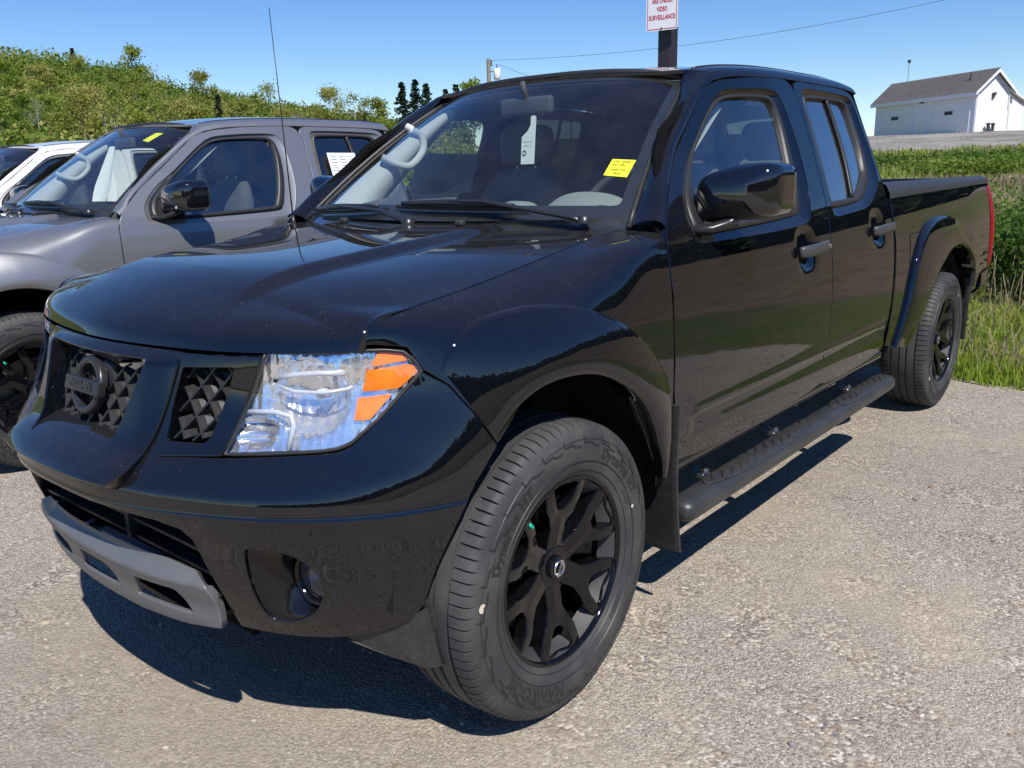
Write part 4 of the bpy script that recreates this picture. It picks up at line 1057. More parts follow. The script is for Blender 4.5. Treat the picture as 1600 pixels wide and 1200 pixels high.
    # ---- mud flaps and front splash guards
    for y, xf, zt, zb in ((.475, .935, .70, .225), (3.985, .925, .74, .30)):
        def mf(y=y, xf=xf, zt=zt, zb=zb):
            V = []
            for t in np.linspace(0, 1, 9):
                z = zt+(zb-zt)*t; yy = y+.075*t-.02*math.sin(math.pi*t); xo = xf-.030*t
                V.append([(xo, yy, z), (xo+.002, yy+.007, z), (xo-.006, yy+.013, z), (.66, yy+.016, z), (.66, yy+.004, z), (xo-.012, yy-.002, z)])
            o = loft('mud_flap', V, M['plastic'], T, closed=True, cap=True, smooth=False); return o
        both(T, mf)
    def sg():
        a = [(.62, -.535, .375), (.70, -.485, .385), (.78, -.425, .405), (.815, -.402, .43)]; b_ = [(.66, -.505, .345), (.725, -.445, .300), (.795, -.392, .268), (.822, -.372, .275)]
        return loft('splash_guard', [a, b_, [(x, y+.012, z) for x, y, z in b_], [(x, y+.014, z+.02) for x, y, z in a]], M['plastic'], T, smooth=False)
    both(T, sg)
    # ---- side steps
    def stp():
        R = .043; ring = []; rows = []
        for y, k, zz in [(.560, .02, 0), (.562, .45, 0), (.570, .75, 0), (.588, .95, 0), (.61, 1, 0)]+[(y, 1, 0) for y in np.linspace(.66, 2.40, 16)]+[(2.52, 1, 0), (2.545, .93, 0), (2.562, .7, 0), (2.570, .4, 0), (2.572, .02, 0)]:
            r = []
            for a in np.linspace(0, 2*math.pi, 28, endpoint=False):
                ca, sa = math.cos(a), math.sin(a); r.append((.886+.050*k*math.copysign(abs(ca)**.8, ca), y, .345+.037*k*math.copysign(abs(sa)**.85, sa)))
            rows.append(r)
        return loft('side_step', rows, M['steel_bar'], T, closed=True, flip=False)
    s1, s2 = both(T, stp)
    for y0, y1 in ((.74, 1.60), (1.84, 2.52)):
        def pad():
            def f(ab):
                x, y = ab[:, 0], ab[:, 1]; t = (y-y0)/(y1-y0); z = .345+.038*np.clip(1-np.abs((x-.886)/.0545)**2.3, 0, 1)**(1/2.3)
                rib = .0038*sstep(.40, .62, (np.sin((y*math.cos(.5)+(x-.88)*1.4)*2*math.pi/.058)+1)/2)*sstep(0, .08, t)*sstep(1, .92, t)
                return np.stack([x, y, z+.004+rib*sstep(.035, .030, np.abs(x-.886))], 1)
            ol = [(.886+.045*math.copysign(abs(math.cos(a))**.9, math.cos(a)), (y0+y1)/2+(y1-y0)/2*math.copysign(abs(math.sin(a))**.72, math.sin(a))) for a in np.linspace(0, 2*math.pi, 60, endpoint=False)]
            return panel('step_pad', f, ol, M['plastic'], s1, step=.0065, out=(0, 0, 1), depth=.006, lip=.002)
        o = pad(); mirror(o, s2)
    for y in (.84, 1.40, 2.20):
        b = MB(); b.tube([(.62, y+.0, .47), (.74, y, .42), (.85, y, .350)], .017, 8, flat=(1.6, .6)); o = b.build('step_bracket', M['satin'], s1, smooth=True); mirror(o, s2)
        b = MB(); b.box((.823, y+.01, .372), (.022, .045, .012), ry=.5, bev=.002); b.box((.827, y-.008, .382), (.012, .012, .010), ry=.5); b.box((.827, y+.022, .382), (.012, .012, .010), ry=.5); o = b.build('step_clamp', M['silver'], s1); mirror(o, s2)
    # ---- aerial on the right wing
    an = MB(); an.tube([(-.80, .50, 1.13), (-.80, .498, 1.20)], [.011, .007], 8); an.tube([(-.80, .498, 1.19), (-.80, .470, 1.955)], [.0028, .0014], 6); an.build('antenna', M['satin'], T, smooth=True)
    # ---- wheels
    w = build_wheel(); w.parent = T; w.location = (.785, 0, .38); w.rotation_euler = (math.radians(0), 0, 0)
    for x, y, rz in ((.785, 3.554, 0), (-.785, 0, math.pi), (-.785, 3.554, math.pi)):
        c = copy_tree(w, T); c.location = (x, y, .38); c.rotation_euler = (math.radians(37 if y > 1 else 10), 0, rz)
    # ---- cabin
    for x, yb, wdt in ((.38, 1.34, .50), (-.38, 1.34, .50), (.40, 2.12, .56), (-.40, 2.12, .56)):
        st = empty('seat'); st.parent = T
        b = MB(); b.box((x, yb-.25, .80), (wdt, .52, .20), bev=.06); b.build('cushion', M['seat'], st, smooth=True)
        rows = []
        for z, hw, dy in ((.82, .22, 0), (.95, .25, .02), (1.10, .255, .05), (1.22, .24, .07), (1.30, .20, .09), (1.345, .15, .10), (1.36, .10, .105)):
            rows.append([(x+hw*wdt/.5*math.copysign(abs(math.cos(a))**.6, math.cos(a)), yb+dy+.062*math.copysign(abs(math.sin(a))**.7, math.sin(a))*(1 if z < 1.3 else .7), z) for a in np.linspace(0, 2*math.pi, 28, endpoint=False)])
        loft('backrest', rows, M['seat'], st, closed=True, cap=True)
        b = MB(); b.box((x, yb+.11, 1.455), (.27, .10, .17), bev=.045); b.build('headrest', M['seat'], st, smooth=True)
        b = MB(); 
        for q in (-.05, .05): b.tube([(x+q, yb+.105, 1.33), (x+q, yb+.11, 1.40)], .006, 6)
        b.build('headrest_post', M['silver'], st)
    rows = []
    for x in np.linspace(-.74, .74, 31):
        k = (x/.74)**2; bul = .028*math.exp(-((x-.385)/.16)**4); rows.append([(x, .40+.15*k, 1.13), (x, .50+.13*k, 1.165), (x, .66, 1.178+bul*.6), (x, .84, 1.180+bul), (x, .93, 1.150+bul*.7), (x, .95, 1.05), (x, .90, .75)])
    loft('dashboard', rows, M['dash'], T)
    # pale upper faces of the gauge hood and the centre pod
    for xc, wd, hh_, y0 in ((.388, .150, .062, .80), (.085, .075, .032, .80)):
        V = [(xc+wd*math.cos(a), y0, 1.212+hh_*math.sin(a)) for a in np.linspace(0, math.pi, 20)]; V2 = [(x, y+.05, z-.003) for x, y, z in V]; V0 = [(x, y-.10, 1.195+(z-1.212)*.25) for x, y, z in V]
        loft('gauge_hood', [V0, V, V2], M['gauge'], T)
    sw = empty('steering_wheel'); sw.parent = T
    b = MB(); cc = np.array([.385, 1.04, 1.165]); ax1 = np.array([1, 0, 0]); ax2 = np.array([0, .38, .925])
    b.tube([cc+.185*(math.cos(t)*ax1+math.sin(t)*ax2) for t in np.linspace(0, 2*math.pi, 33)], .016, 8, cap=False); b.build('rim', M['dash'], sw, smooth=True)
    b = MB(); b.box(cc, (.15, .05, .11), rx=.4, bev=.02); b.box(cc, (.33, .025, .04), rx=.4, bev=.008); b.build('hub', M['dash'], sw, smooth=True)
    # headliner, pillar trims, grab handle, mirror
    hn = panel('headliner', lambda ab: roof_full(ab)-np.array([0, 0, .035]), [(.1, -nv+1.5), (.1, 0), (.1, nv-1.5), (rf.nu-.1, nv-1.5), (rf.nu-.1, 0), (rf.nu-.1, -nv+1.5)], M['trim_light'], T, step=.10, scale=(.165, .085), out=(0, 0, -1), depth=.002)
    rows = []
    for t in np.linspace(0, 1, 12):
        g0 = glass(np.array([[-.965, .06+.90*t]]))[0]+np.array([0, .018, -.012]); g1 = np.array([-.615, .83+.36*t, 1.255+.285*t]); wv = .06*math.sin(math.pi*min(1, t*1.1))*0
        r = [g0+(g1-g0)*s+np.array([.050, .0, .012])*math.sin(math.pi*s) for s in np.linspace(0, 1, 7)]; r.append(g1+[-.05, .02, 0]); rows.append(r)
    pt = loft('pillar_trim', rows, M['trim_light'], T, flip=True); mirror(pt, T)
    gh = MB(); gp_ = resample([(-.60, .945, 1.535), (-.575, .955, 1.52), (-.555, .985, 1.49), (-.545, .975, 1.435), (-.545, .905, 1.380), (-.560, .845, 1.385), (-.60, .80, 1.415)], .03, False, True); gh.tube(gp_, .0155, 10); g_ = gh.build('grab_handle', M['trim_light'], T, smooth=True)
    for rows in ([[(-.70, .62, 1.17), (-.66, .62, 1.17)], [(-.70, .75, 1.31), (-.66, .75, 1.31)]],): pass
    b = MB(); b.box((.0, .985, 1.575), (.24, .03, .065), bev=.014); b.tube([(0, .98, 1.60), (0, .96, 1.66)], .010, 8); b.build('rear_view_mirror', M['dash'], T, smooth=True)
    V, F = text_pts('_______', .012, 0)
    # interior rear window & door cards
    b = MB(); b.box((0, 2.40, 1.42), (1.10, .008, .36)); b.build('rear_window', M['privacy'], T)
    return T

def resample_n(P, n, closed=True):
    P = np.array(P, float); Q = np.vstack([P, P[:1]]) if closed else P
    d = np.concatenate([[0], np.cumsum(np.linalg.norm(np.diff(Q, axis=0), axis=1))]); t = np.linspace(0, d[-1], n, endpoint=not closed)
    return np.stack([np.interp(t, d, Q[:, k]) for k in range(Q.shape[1])], 1)
def align(A, B):
    """rotate / reverse B so that it runs alongside A, matching by angle"""
    best = None
    for R in (B, B[::-1]):
        for k in range(0, len(B), 2):
            q = np.roll(R, k, 0); s = ((q-A)**2).sum()
            if best is None or s < best[0]: best = (s, q)
    return best[1]
roof_net_np = _roof_net()
# ================================================================ vehicles in the row
truck = build_truck()
props(truck, 'glossy black crew cab pickup truck with black wheels nearest the camera', 'pickup truck', 'vehicles parked side by side on the gravel lot')
def recoloured(key, loc, rz, label):
    c = copy_tree(truck, None, {'black_paint': key}); c.location = loc; c.rotation_euler = (0, 0, rz)
    props(c, label, 'pickup truck'); return c
grey_truck = recoloured('grey', (-3.14, .02, -.004), math.radians(-1.3), 'metallic grey pickup truck parked beside the black one, with a yellow tag on its windscreen')
white_truck = recoloured('white', (-6.25, .42, -.004), math.radians(-1.3), 'white vehicle with dark windows showing behind the grey truck at the left edge')
red_truck = recoloured('red', (-9.3, 1.5, -.004), math.radians(-1.3), 'red vehicle glimpsed only through the side window of the white one')

# ---- stickers and tags
def on_glass(name, quad, label, cat, m, off, parent_tf=None, marks=None):
    """a flat label stuck on the windscreen; quad in glass coordinates"""
    q = np.array(quad, float); n = 7; rows = []
    for a in np.linspace(0, 1, n):
        r = []
        for b in np.linspace(0, 1, n):
            st = (q[0]*(1-a)+q[1]*a)*(1-b)+(q[3]*(1-a)+q[2]*a)*b; p = glass(st[None])[0]+np.array([0, -.57, .82])*off; r.append(p)
        rows.append(r)
    rows = np.array(rows); back = rows-np.array([0, -.57, .82])*.0006
    o = loft(name, rows, m, None, smooth=False); o2 = None
    V = np.concatenate([rows.reshape(-1, 3), back.reshape(-1, 3)]); F = [tuple(p.vertices) for p in o.data.polygons]; F += [tuple(i+n*n for i in reversed(f)) for f in F[:]]
    bpy.data.objects.remove(o); o = mesh_obj(name, V, F, m, None, smooth=False)
    def at(a, b, h=.0012):
        st = (q[0]*(1-a)+q[1]*a)*(1-b)+(q[3]*(1-a)+q[2]*a)*b; return glass(st[None])[0]+np.array([0, -.57, .82])*(off+h)
    return o, at
def scribble(at, a0, b0, txt, h, w, m, parent, name, slant=0., off=.0012):
    V, F = text_pts(txt, 1.0, 0, bold=.01); x0, x1 = V[:, 0].min(), V[:, 0].max(); pts = []
    for x, y, z in V: pts.append(at(a0+(x-x0)/(x1-x0)*w, b0-y*h+slant*(x-x0)/(x1-x0), off))
    return mesh_obj(name, pts, F, m, parent, smooth=False)
# yellow hand-written ticket on the glass of the black truck (seen from outside: a runs left to right, b top to bottom)
st_, at_ = on_glass('yellow_ticket', [(.847, .369), (.947, .365), (.936, .265), (.838, .277)], '', '', M['yellow'], .003)
props(st_, 'small yellow hand-written ticket on the windscreen of the black truck', 'sticker')
for k, (t_, a0, b0, w_) in enumerate((('05-15506', .18, .16, .66), ('XXX  20km', .12, .36, .62), ('Nissan Fron.', .16, .64, .70), ('Brad', .40, .86, .25))):
    scribble(at_, a0, b0, t_, .17, w_, M['ink'], st_, 'handwriting', slant=-.02)
# white hang tag
ht = empty('hang_tag', (0, 0, 0)); props(ht, 'white paper tag hanging from the mirror of the black truck', 'tag')
def tagp(a, b):    # a across, b down; hangs in a vertical plane just behind the glass
    return np.array([.055, .93, 1.535])+np.array([1, 0, 0])*(a-.5)*.062*1.0+np.array([0, -.10, -1])*b*.165
ol = [(.62, 0), (.80, -.02), (1.0, .0), (1.02, .15), (1.0, .30), (1.0, 1.0), (0, 1.0), (0, .42), (.42, .30), (.62, .18)]
V = [tagp(a, b) for a, b in ol]; V += [p+np.array([0, .0008, 0]) for p in V]; n = len(ol)
tb_ = mesh_obj('tag_card', V, [tuple(range(n)), tuple(range(2*n-1, n-1, -1))], M['paper'], ht, smooth=False)
def txt_on(fn, a, b, s, txt, m, parent, name='print', bold=.0):
    V, F = text_pts(txt, 1, 0, bold=bold); return mesh_obj(name, [fn(a+x*s, b-y*s*.375) for x, y, z in V], F, m, parent, smooth=False)
fr = lambda a, b: tagp(a, b)+np.array([0, -.0015, 0])
txt_on(fr, .5, .52, .14, 'New owner', M['grey_ink'], tb_); txt_on(fr, .5, .60, .12, 'please scan', M['grey_ink'], tb_); txt_on(fr, .5, .94, .10, '- - - - - -', M['grey_ink'], tb_)
mb = MB()
for r in (.13,):
    P_ = [fr(.26+r*math.cos(t), .76+r*.36*math.sin(t)) for t in np.linspace(0, 2*math.pi, 21)]; mb.tube(P_, .0013, 4)
mb.build('round_mark', M['ink'], tb_)
# price sheet in the passenger window (black truck) and in the rear side window (grey truck)
def sheet(origin, e1, e2, w, h, lines, name, label):
    o = np.array(origin, float); e1 = np.array(e1, float); e2 = np.array(e2, float); e1 /= np.linalg.norm(e1); e2 /= np.linalg.norm(e2); nn = np.cross(e1, e2)
    f = lambda a, b: o+e1*a*w+e2*b*h
    V = [f(0, 0), f(1, 0), f(1, 1), f(0, 1)]; V += [p-nn*.0006 for p in V]
    s_ = mesh_obj(name, V, [(0, 1, 2, 3), (7, 6, 5, 4), (0, 4, 5, 1), (1, 5, 6, 2), (2, 6, 7, 3), (3, 7, 4, 0)], M['paper'], None, smooth=False); props(s_, label, 'price sheet')
    mb = MB(); rnd = random.Random(4)
    for (a, b, ww, hh) in lines:
        V = [f(a, b), f(a+ww, b), f(a+ww, b+hh), f(a, b+hh)]; mb.add([p+nn*.0012 for p in V]+[p-nn*.0018 for p in V], [(0, 1, 2, 3), (7, 6, 5, 4)])
    if lines: q = mb.build('print_lines', M['grey_ink'], s_); q['kind'] = 'stuff'
    return s_
s1_ = sheet((-.742, 1.135, 1.435), (0, 1, 0), (-.35, 0, -1), .40, .19, [(.1+.02*k, .62+.07*k, .5-.05*k, .025) for k in range(3)], 'price_sheet', 'large sheet taped inside the passenger window of the black truck')
c = np.array([-.742, 1.345, 1.395]); mb = MB(); mb.tube([c+np.array([-.018*math.sin(t)*.35+.004, .026*math.cos(t), .026*math.sin(t)]) for t in np.linspace(0, 2*math.pi, 25)], .003, 6); mb.box(c+[.004, 0, 0], (.004, .066, .010)); mb.build('printed_badge', M['grey_ink'], s1_)
# grey truck: sheet inside rear door glass, ticket and tag
G2 = Matrix.Translation((-3.14, .02, -.004))@Matrix.Rotation(math.radians(-1.3), 4, 'Z')
rnd = random.Random(3); ln = []
for k in range(9):
    ln.append((.08, .10+.075*k, .18+.1*rnd.random(), .02)); ln.append((.40, .10+.075*k, .16+.08*rnd.random(), .02)); ln.append((.70, .10+.06*k, .20, .015))
ln += [(.10, .80, .45, .045)]
s2_ = sheet((.745, 1.90, 1.50), (0, 1, 0), (.36, 0, -1), .22, .24, ln, 'price_sheet', 'printed price sheet in the rear side window of the grey truck'); s2_.matrix_world = G2
y2, aty = on_glass('yellow_ticket', [(.60, .90), (.70, .90), (.66, .78), (.56, .80)], '', '', M['yellow'], -.004); props(y2, 'yellow ticket at the top of the windscreen of the grey truck', 'sticker'); y2.matrix_world = G2
rows = []
for t in np.linspace(0, 1, 8):
    z = 1.555-.31*t; hw = .035+.075*min(1, t*1.3)*(1-.25*max(0, t-.75)/.25)
    rows.append([(.10+a*hw, .86+.02*math.cos(a*1.5)-.12*t, z) for a in np.linspace(-1, 1, 7)])
t2 = loft('hang_tag', rows, M['paper'], None, smooth=False); props(t2, 'large white card hanging from the mirror of the grey truck', 'tag'); t2.matrix_world = G2
# ================================================================ the place
def nodes(m): return m.node_tree.nodes, m.node_tree.links
def hsh(x, y): 
    v = np.sin(x*12.9898+y*78.233)*43758.5453; return v-np.floor(v)
def vnoise(x, y):
    xi, yi = np.floor(x), np.floor(y); fx_, fy = x-xi, y-yi; fx_ = fx_*fx_*(3-2*fx_); fy = fy*fy*(3-2*fy)
    a, b, c_, d = hsh(xi, yi), hsh(xi+1, yi), hsh(xi, yi+1), hsh(xi+1, yi+1)
    return (a*(1-fx_)+b*fx_)*(1-fy)+(c_*(1-fx_)+d*fx_)*fy
def fbm(x, y, o=4):
    s = 0; a = .5
    for k in range(o): s = s+a*vnoise(x*2**k+17*k, y*2**k-9*k); a *= .5
    return s
CX, CY = 2.03, -1.53
def height(x, y):
    """height of the land"""
    x = np.asarray(x, float); y = np.asarray(y, float)
    h = np.zeros(np.broadcast(x, y).shape)
    edge = 4.25+.12*np.sin(x*1.3)+.10*np.sin(x*3.1+1)
    d = y-edge                                              # behind the row
    az = np.degrees(np.arctan2(-(x-CX), (y-CY))); R = np.hypot(x-CX, y-CY)
    # field and bank up to the garage yard, straight behind
    rise = .05*sstep(0, 1.5, d)-.18*sstep(2, 6, d)*sstep(14, 8, d)+.5*sstep(8, 22, R)*0+np.interp(R, [0, 8, 14, 22, 30, 38, 44, 60, 85, 110, 160, 400], [0, 0, .05, .35, .95, 1.62, 1.95, 2.65, 3.98, 4.3, 5.2, 9.0])
    rise = rise-.32*sstep(4.4, 5.6, d)*sstep(8.2, 6.8, d)*sstep(6, 2, az)+sstep(6, 0, az)*np.interp(R, [0, 14, 30, 60, 110], [0, .1, 1.4, 3.0, 3.6])
    w_back = sstep(0, .8, d)*sstep(46, 34, az)*sstep(-80, -40, az)
    h = h+rise*w_back
    # wooded hill to the left
    hill = np.interp(R, [0, 30, 45, 70, 95, 120, 180, 400], [0, 0, .10, .45, .80, 1.0, 1.05, 1.05])*np.interp(az, [32, 38, 42, 46, 52, 59.6, 64, 70, 95, 130, 150], [.0, 2.2, 3.4, 4.1, 6.3, 8.9, 11.4, 13.2, 14, 6, 0])
    h = h+hill
    # open slope on the near side (seen in the paintwork)
    e2 = x-9.0-.5*np.sin(y*.4)
    s_ = np.interp(e2, [0, 1, 3.5, 4.6, 7, 14, 26, 60, 110, 300], [0, .05, .22, -.25, .15, .9, 2.2, 4.3, 5.6, 7])*sstep(-160, -60, np.where(az > 60, az-360, az))
    h = h+s_*sstep(-8, -25, np.where(az > 90, az-360, az))
    h = h+(fbm(x*.35, y*.35)-.47)*.35*sstep(.5, 6, np.maximum(d, e2))+(fbm(x*1.6, y*1.6, 3)-.44)*.10*sstep(.2, 1.5, np.maximum(d, e2))
    return h
def gravel_mat():
    m = bpy.data.materials.new('gravel_and_grass'); m.use_nodes = True; N, L = nodes(m); b = N['Principled BSDF']; b.inputs['Roughness'].default_value = .93; b.inputs['Specular IOR Level'].default_value = .25
    geo = N.new('ShaderNodeNewGeometry'); pos = geo.outputs['Position']
    def noise(sc, det, ro=.5): n = N.new('ShaderNodeTexNoise'); n.inputs['Scale'].default_value = sc; n.inputs['Detail'].default_value = det; n.inputs['Roughness'].default_value = ro; L.new(pos, n.inputs['Vector']); return n
    def vor(sc, feat='F1'): n = N.new('ShaderNodeTexVoronoi'); n.inputs['Scale'].default_value = sc; n.feature = feat; L.new(pos, n.inputs['Vector']); return n
    def ramp(src, stops, interp='LINEAR'):
        r = N.new('ShaderNodeValToRGB'); e = r.color_ramp.elements; r.color_ramp.interpolation = interp
        while len(e) < len(stops): e.new(.5)
        for i, (p, c_) in enumerate(stops): e[i].position = p; e[i].color = (*c_, 1) if len(c_) == 3 else c_
        L.new(src, r.inputs[0]); return r.outputs[0]
    def mix(f, a, c_, mode='MIX'):
        x = N.new('ShaderNodeMix'); x.data_type = 'RGBA'; x.blend_type = mode
        for s_, k in ((f, 0), (a, 6), (c_, 7)):
            if isinstance(s_, (int, float)): x.inputs[k].default_value = s_
            elif isinstance(s_, tuple): x.inputs[k].default_value = (*s_, 1)
            else: L.new(s_, x.inputs[k])
        return x.outputs[2]
    def rng(src, a, b_, c_=0., d_=1.):
        r = N.new('ShaderNodeMapRange'); r.inputs[1].default_value = a; r.inputs[2].default_value = b_; r.inputs[3].default_value = c_; r.inputs[4].default_value = d_; L.new(src, r.inputs[0]); return r.outputs[0]
    stone = vor(105); fine = vor(260); big = vor(30)
    st_col = ramp(stone.outputs['Color'], [(0, (.09, .078, .066)), (.14, (.22, .19, .155)), (.30, (.36, .31, .245)), (.46, (.16, .152, .145)), (.58, (.47, .41, .33)), (.70, (.29, .215, .16)), (.80, (.60, .55, .47)), (.90, (.26, .25, .24)), (.96, (.80, .77, .71))], 'CONSTANT')
    fn_col = ramp(fine.outputs['Color'], [(0, (.12, .105, .09)), (.25, (.28, .245, .20)), (.5, (.46, .41, .33)), (.7, (.22, .205, .19)), (.86, (.72, .68, .60))], 'CONSTANT')
    c1 = mix(rng(noise(5, 4).outputs[0], .38, .62), st_col, fn_col)
    sand = ramp(noise(260, 5, .7).outputs[0], [(.3, (.31, .25, .18)), (.7, (.53, .445, .33))])
    sandy = rng(noise(.75, 7, .62).outputs[0], .42, .62, .05, .52)
    c1 = mix(sandy, c1, sand)
    grime = rng(noise(.42, 7, .62).outputs[0], .44, .62, 0, .45); c1 = mix(grime, c1, (.205, .178, .150))
    tar = vor(2.6); c1 = mix(rng(noise(1.9, 8, .7).outputs[0], .60, .72, 0, .35), c1, (.12, .11, .105))
    # zones: vertex colours hold the share of grass and of yard gravel
    zone = N.new('ShaderNodeAttribute'); zone.attribute_name = 'zone'; sp = N.new('ShaderNodeSeparateColor'); L.new(zone.outputs['Color'], sp.inputs[0])
    gr = ramp(noise(1.1, 9, .7).outputs[0], [(.25, (.045, .075, .012)), (.45, (.10, .135, .022)), (.58, (.16, .145, .055)), (.75, (.25, .20, .115))])
    gr2 = ramp(noise(14, 6, .7).outputs[0], [(.3, (.03, .05, .01)), (.6, (.13, .155, .03)), (.8, (.27, .23, .13))])
    gr = mix(.5, gr, gr2)
    brown = ramp(noise(2.2, 9, .7).outputs[0], [(.3, (.11, .075, .045)), (.55, (.21, .155, .095)), (.75, (.14, .13, .04))])
    gr = mix(sp.outputs[1], gr, brown)
    yard = mix(rng(noise(.22, 6, .65).outputs[0], .40, .62), ramp(noise(3.5, 8, .7).outputs[0], [(.3, (.24, .22, .19)), (.7, (.36, .335, .30))]), (.17, .16, .145))
    e = N.new('ShaderNodeMath'); e.operation = 'ADD'; L.new(sp.outputs[0], e.inputs[0]); L.new(rng(noise(7, 6, .7).outputs[0], .3, .7, -.35, .35), e.inputs[1])
    gm = rng(e.outputs[0], .42, .58)
    col = mix(gm, c1, gr); e3 = N.new('ShaderNodeMath'); e3.operation = 'ADD'; L.new(sp.outputs[2], e3.inputs[0]); L.new(rng(noise(.9, 7, .75).outputs[0], .3, .7, -.42, .42), e3.inputs[1]); col = mix(rng(e3.outputs[0], .40, .60), col, yard)
    L.new(col, b.inputs['Base Color'])
    # relief
    h1 = rng(stone.outputs['Distance'], 0, .75, 1, 0); h2 = rng(fine.outputs['Distance'], 0, .75, .45, 0)
    a1 = N.new('ShaderNodeMath'); a1.operation = 'ADD'; L.new(h1, a1.inputs[0]); L.new(h2, a1.inputs[1])
    keep = N.new('ShaderNodeMath'); keep.operation = 'MULTIPLY'; L.new(a1.outputs[0], keep.inputs[0]); L.new(rng(sandy, 0, .8, 1, .35), keep.inputs[1])
    bu = N.new('ShaderNodeBump'); bu.inputs['Strength'].default_value = .75; bu.inputs['Distance'].default_value = .0050; L.new(keep.outputs[0], bu.inputs['Height'])
    bu2 = N.new('ShaderNodeBump'); bu2.inputs['Strength'].default_value = .5; bu2.inputs['Distance'].default_value = .02; L.new(noise(9, 6).outputs[0], bu2.inputs['Height']); L.new(bu.outputs[0], bu2.inputs['Normal']); L.new(bu2.outputs[0], b.inputs['Normal'])
    return m
# ground: one polar sheet, dense near the camera
Rr = np.concatenate([[0], np.geomspace(.6, 1500, 170)]); na = 360; V = [(CX, CY, 0)]; 
ang = np.linspace(0, 2*math.pi, na, endpoint=False)
XX = CX+Rr[1:, None]*np.cos(ang)[None]; YY = CY+Rr[1:, None]*np.sin(ang)[None]; ZZ = height(XX, YY)
V = np.concatenate([[[CX, CY, 0]], np.stack([XX, YY, ZZ], -1).reshape(-1, 3)]); F = [(0, 1+i, 1+(i+1) % na) for i in range(na)]
for r in range(len(Rr)-2):
    for i in range(na):
        a, b = 1+r*na+i, 1+r*na+(i+1) % na; F.append((a, a+na, b+na, b))
ground = mesh_obj('ground', V, F, gravel_mat(), None); ground['kind'] = 'structure'
def zones(x, y):
    edge = 4.25+.12*np.sin(x*1.3)+.10*np.sin(x*3.1+1); d = y-edge; az = np.degrees(np.arctan2(-(x-CX), (y-CY))); R = np.hypot(x-CX, y-CY)
    e2 = x-9.0-.5*np.sin(y*.4); az2 = np.where(az > 90, az-360, az)
    g = np.clip(np.maximum(sstep(-.25, .25, d), sstep(-.4, .4, e2)*sstep(-8, -20, az2)), 0, 1); g = np.maximum(g, sstep(26, 30, R)*sstep(38, 46, az))
    br = sstep(.42, .62, fbm(x*.08+3, y*.08))*sstep(4, 9, np.maximum(d, e2))*.85
    br = np.maximum(br, sstep(3.2, 4.4, e2+.6*np.sin(y*.7))*sstep(30, 20, e2+3*np.sin(y*.23))*.97)
    br = np.maximum(br, sstep(6, 2, az2)*sstep(-100, -90, az2)*sstep(3.0, 4.2, d+.5*np.sin(x*.8))*sstep(22, 15, d+2*np.sin(x*.3))*.97)
    yd = sstep(39.5, 40.8, R+.8*np.sin(az*.9))*sstep(90, 86, R)*sstep(34, 28, az)*sstep(-12, -4, az)
    return g, br, yd
g_, b_, y_ = zones(V[:, 0], V[:, 1]); ca = ground.data.color_attributes.new('zone', 'FLOAT_COLOR', 'POINT'); ca.data.foreach_set('color', np.stack([g_, b_, y_, np.ones(len(V))], 1).ravel())

RS = np.random.RandomState(7)
# ---- loose stones near the camera
def stones(n, x0, x1, y0, y1, s0, s1, name, cols, seed):
    rs = np.random.RandomState(seed); base = []
    for _ in range(6):
        bm = bmesh.new(); bmesh.ops.create_icosphere(bm, subdivisions=1, radius=1); 
        base.append((np.array([v.co[:] for v in bm.verts])*(1+rs.uniform(-.28, .28, (len(bm.verts), 1))), [tuple(v.index for v in f.verts) for f in bm.faces])); bm.free()
    P = np.stack([rs.uniform(x0, x1, n), rs.uniform(y0, y1, n)], 1); Vs = []; Fs = []; FM = []; k = 0
    for p in P:
        if height(p[0], p[1]) > .06: continue
        if abs(p[0]) < 1 and -.1 < p[1] < 4.5: continue
        bv, bf = base[rs.randint(6)]; s = s0*(s1/s0)**(rs.rand()**2.2); a = rs.rand()*6.28
        sc = s*np.array([1, rs.uniform(.6, 1), rs.uniform(.35, .7)]); v = bv*sc; c_, s_ = math.cos(a), math.sin(a); v = v@np.array([[c_, s_, 0], [-s_, c_, 0], [0, 0, 1]])
        Vs.append(v+[p[0], p[1], s*.12]); Fs += [tuple(i+k for i in f) for f in bf]; FM += [rs.randint(len(cols))]*len(bf); k += len(v)
    o = mesh_obj(name, np.concatenate(Vs), Fs, None, None, smooth=False, mats=cols, fm=FM); o['kind'] = 'stuff'; return o
sm = [mat('pebble_%s' % n_, c_, .85, spec=.3) for n_, c_ in (('tan', (.36, .30, .23)), ('grey', (.22, .215, .21)), ('pale', (.48, .43, .36)), ('brown', (.22, .16, .11)), ('buff', (.42, .35, .26)))]
stones(9000, -3.5, 3.5, -1.2, 4.3, .0022, .0085, 'loose_gravel', sm, 3)
stones(500, -6, 6, -1.2, 4.4, .006, .018, 'loose_stones', sm, 5)

# ---- garage
gm_w = mat('white_vinyl_siding', (.78, .79, .82), .55); gm_t = mat('white_trim', (.80, .79, .77), .5); gm_d = mat('garage_door_paint', (.78, .77, .73), .5); gm_r = mat('grey_shingles', (.125, .115, .112), .9, noise=(3, (.17, .15, .14), 6, .35, .7)); gm_f = mat('window_dark', (.02, .025, .03), .15); gm_c = mat('concrete_footing', (.42, .40, .37), .9); gm_m = mat('dark_fixture', (.05, .05, .05), .5)
GD = 85.; ga = math.radians(12.14); corner = np.array([CX-GD*math.sin(ga), CY+GD*math.cos(ga), 4.0])
u = np.array([-.829, .559, 0]); v = np.array([.559, .829, 0]); zz = np.array([0, 0, 1.])
GL, GW, GH, GA = 12.5, 3.6, 3.45, 1.55      # length, width, wall height, gable height
gar = empty('garage', tuple(corner)); props(gar, 'white two-door garage with a grey gable roof and a lean-to, up on the gravel yard', 'garage')
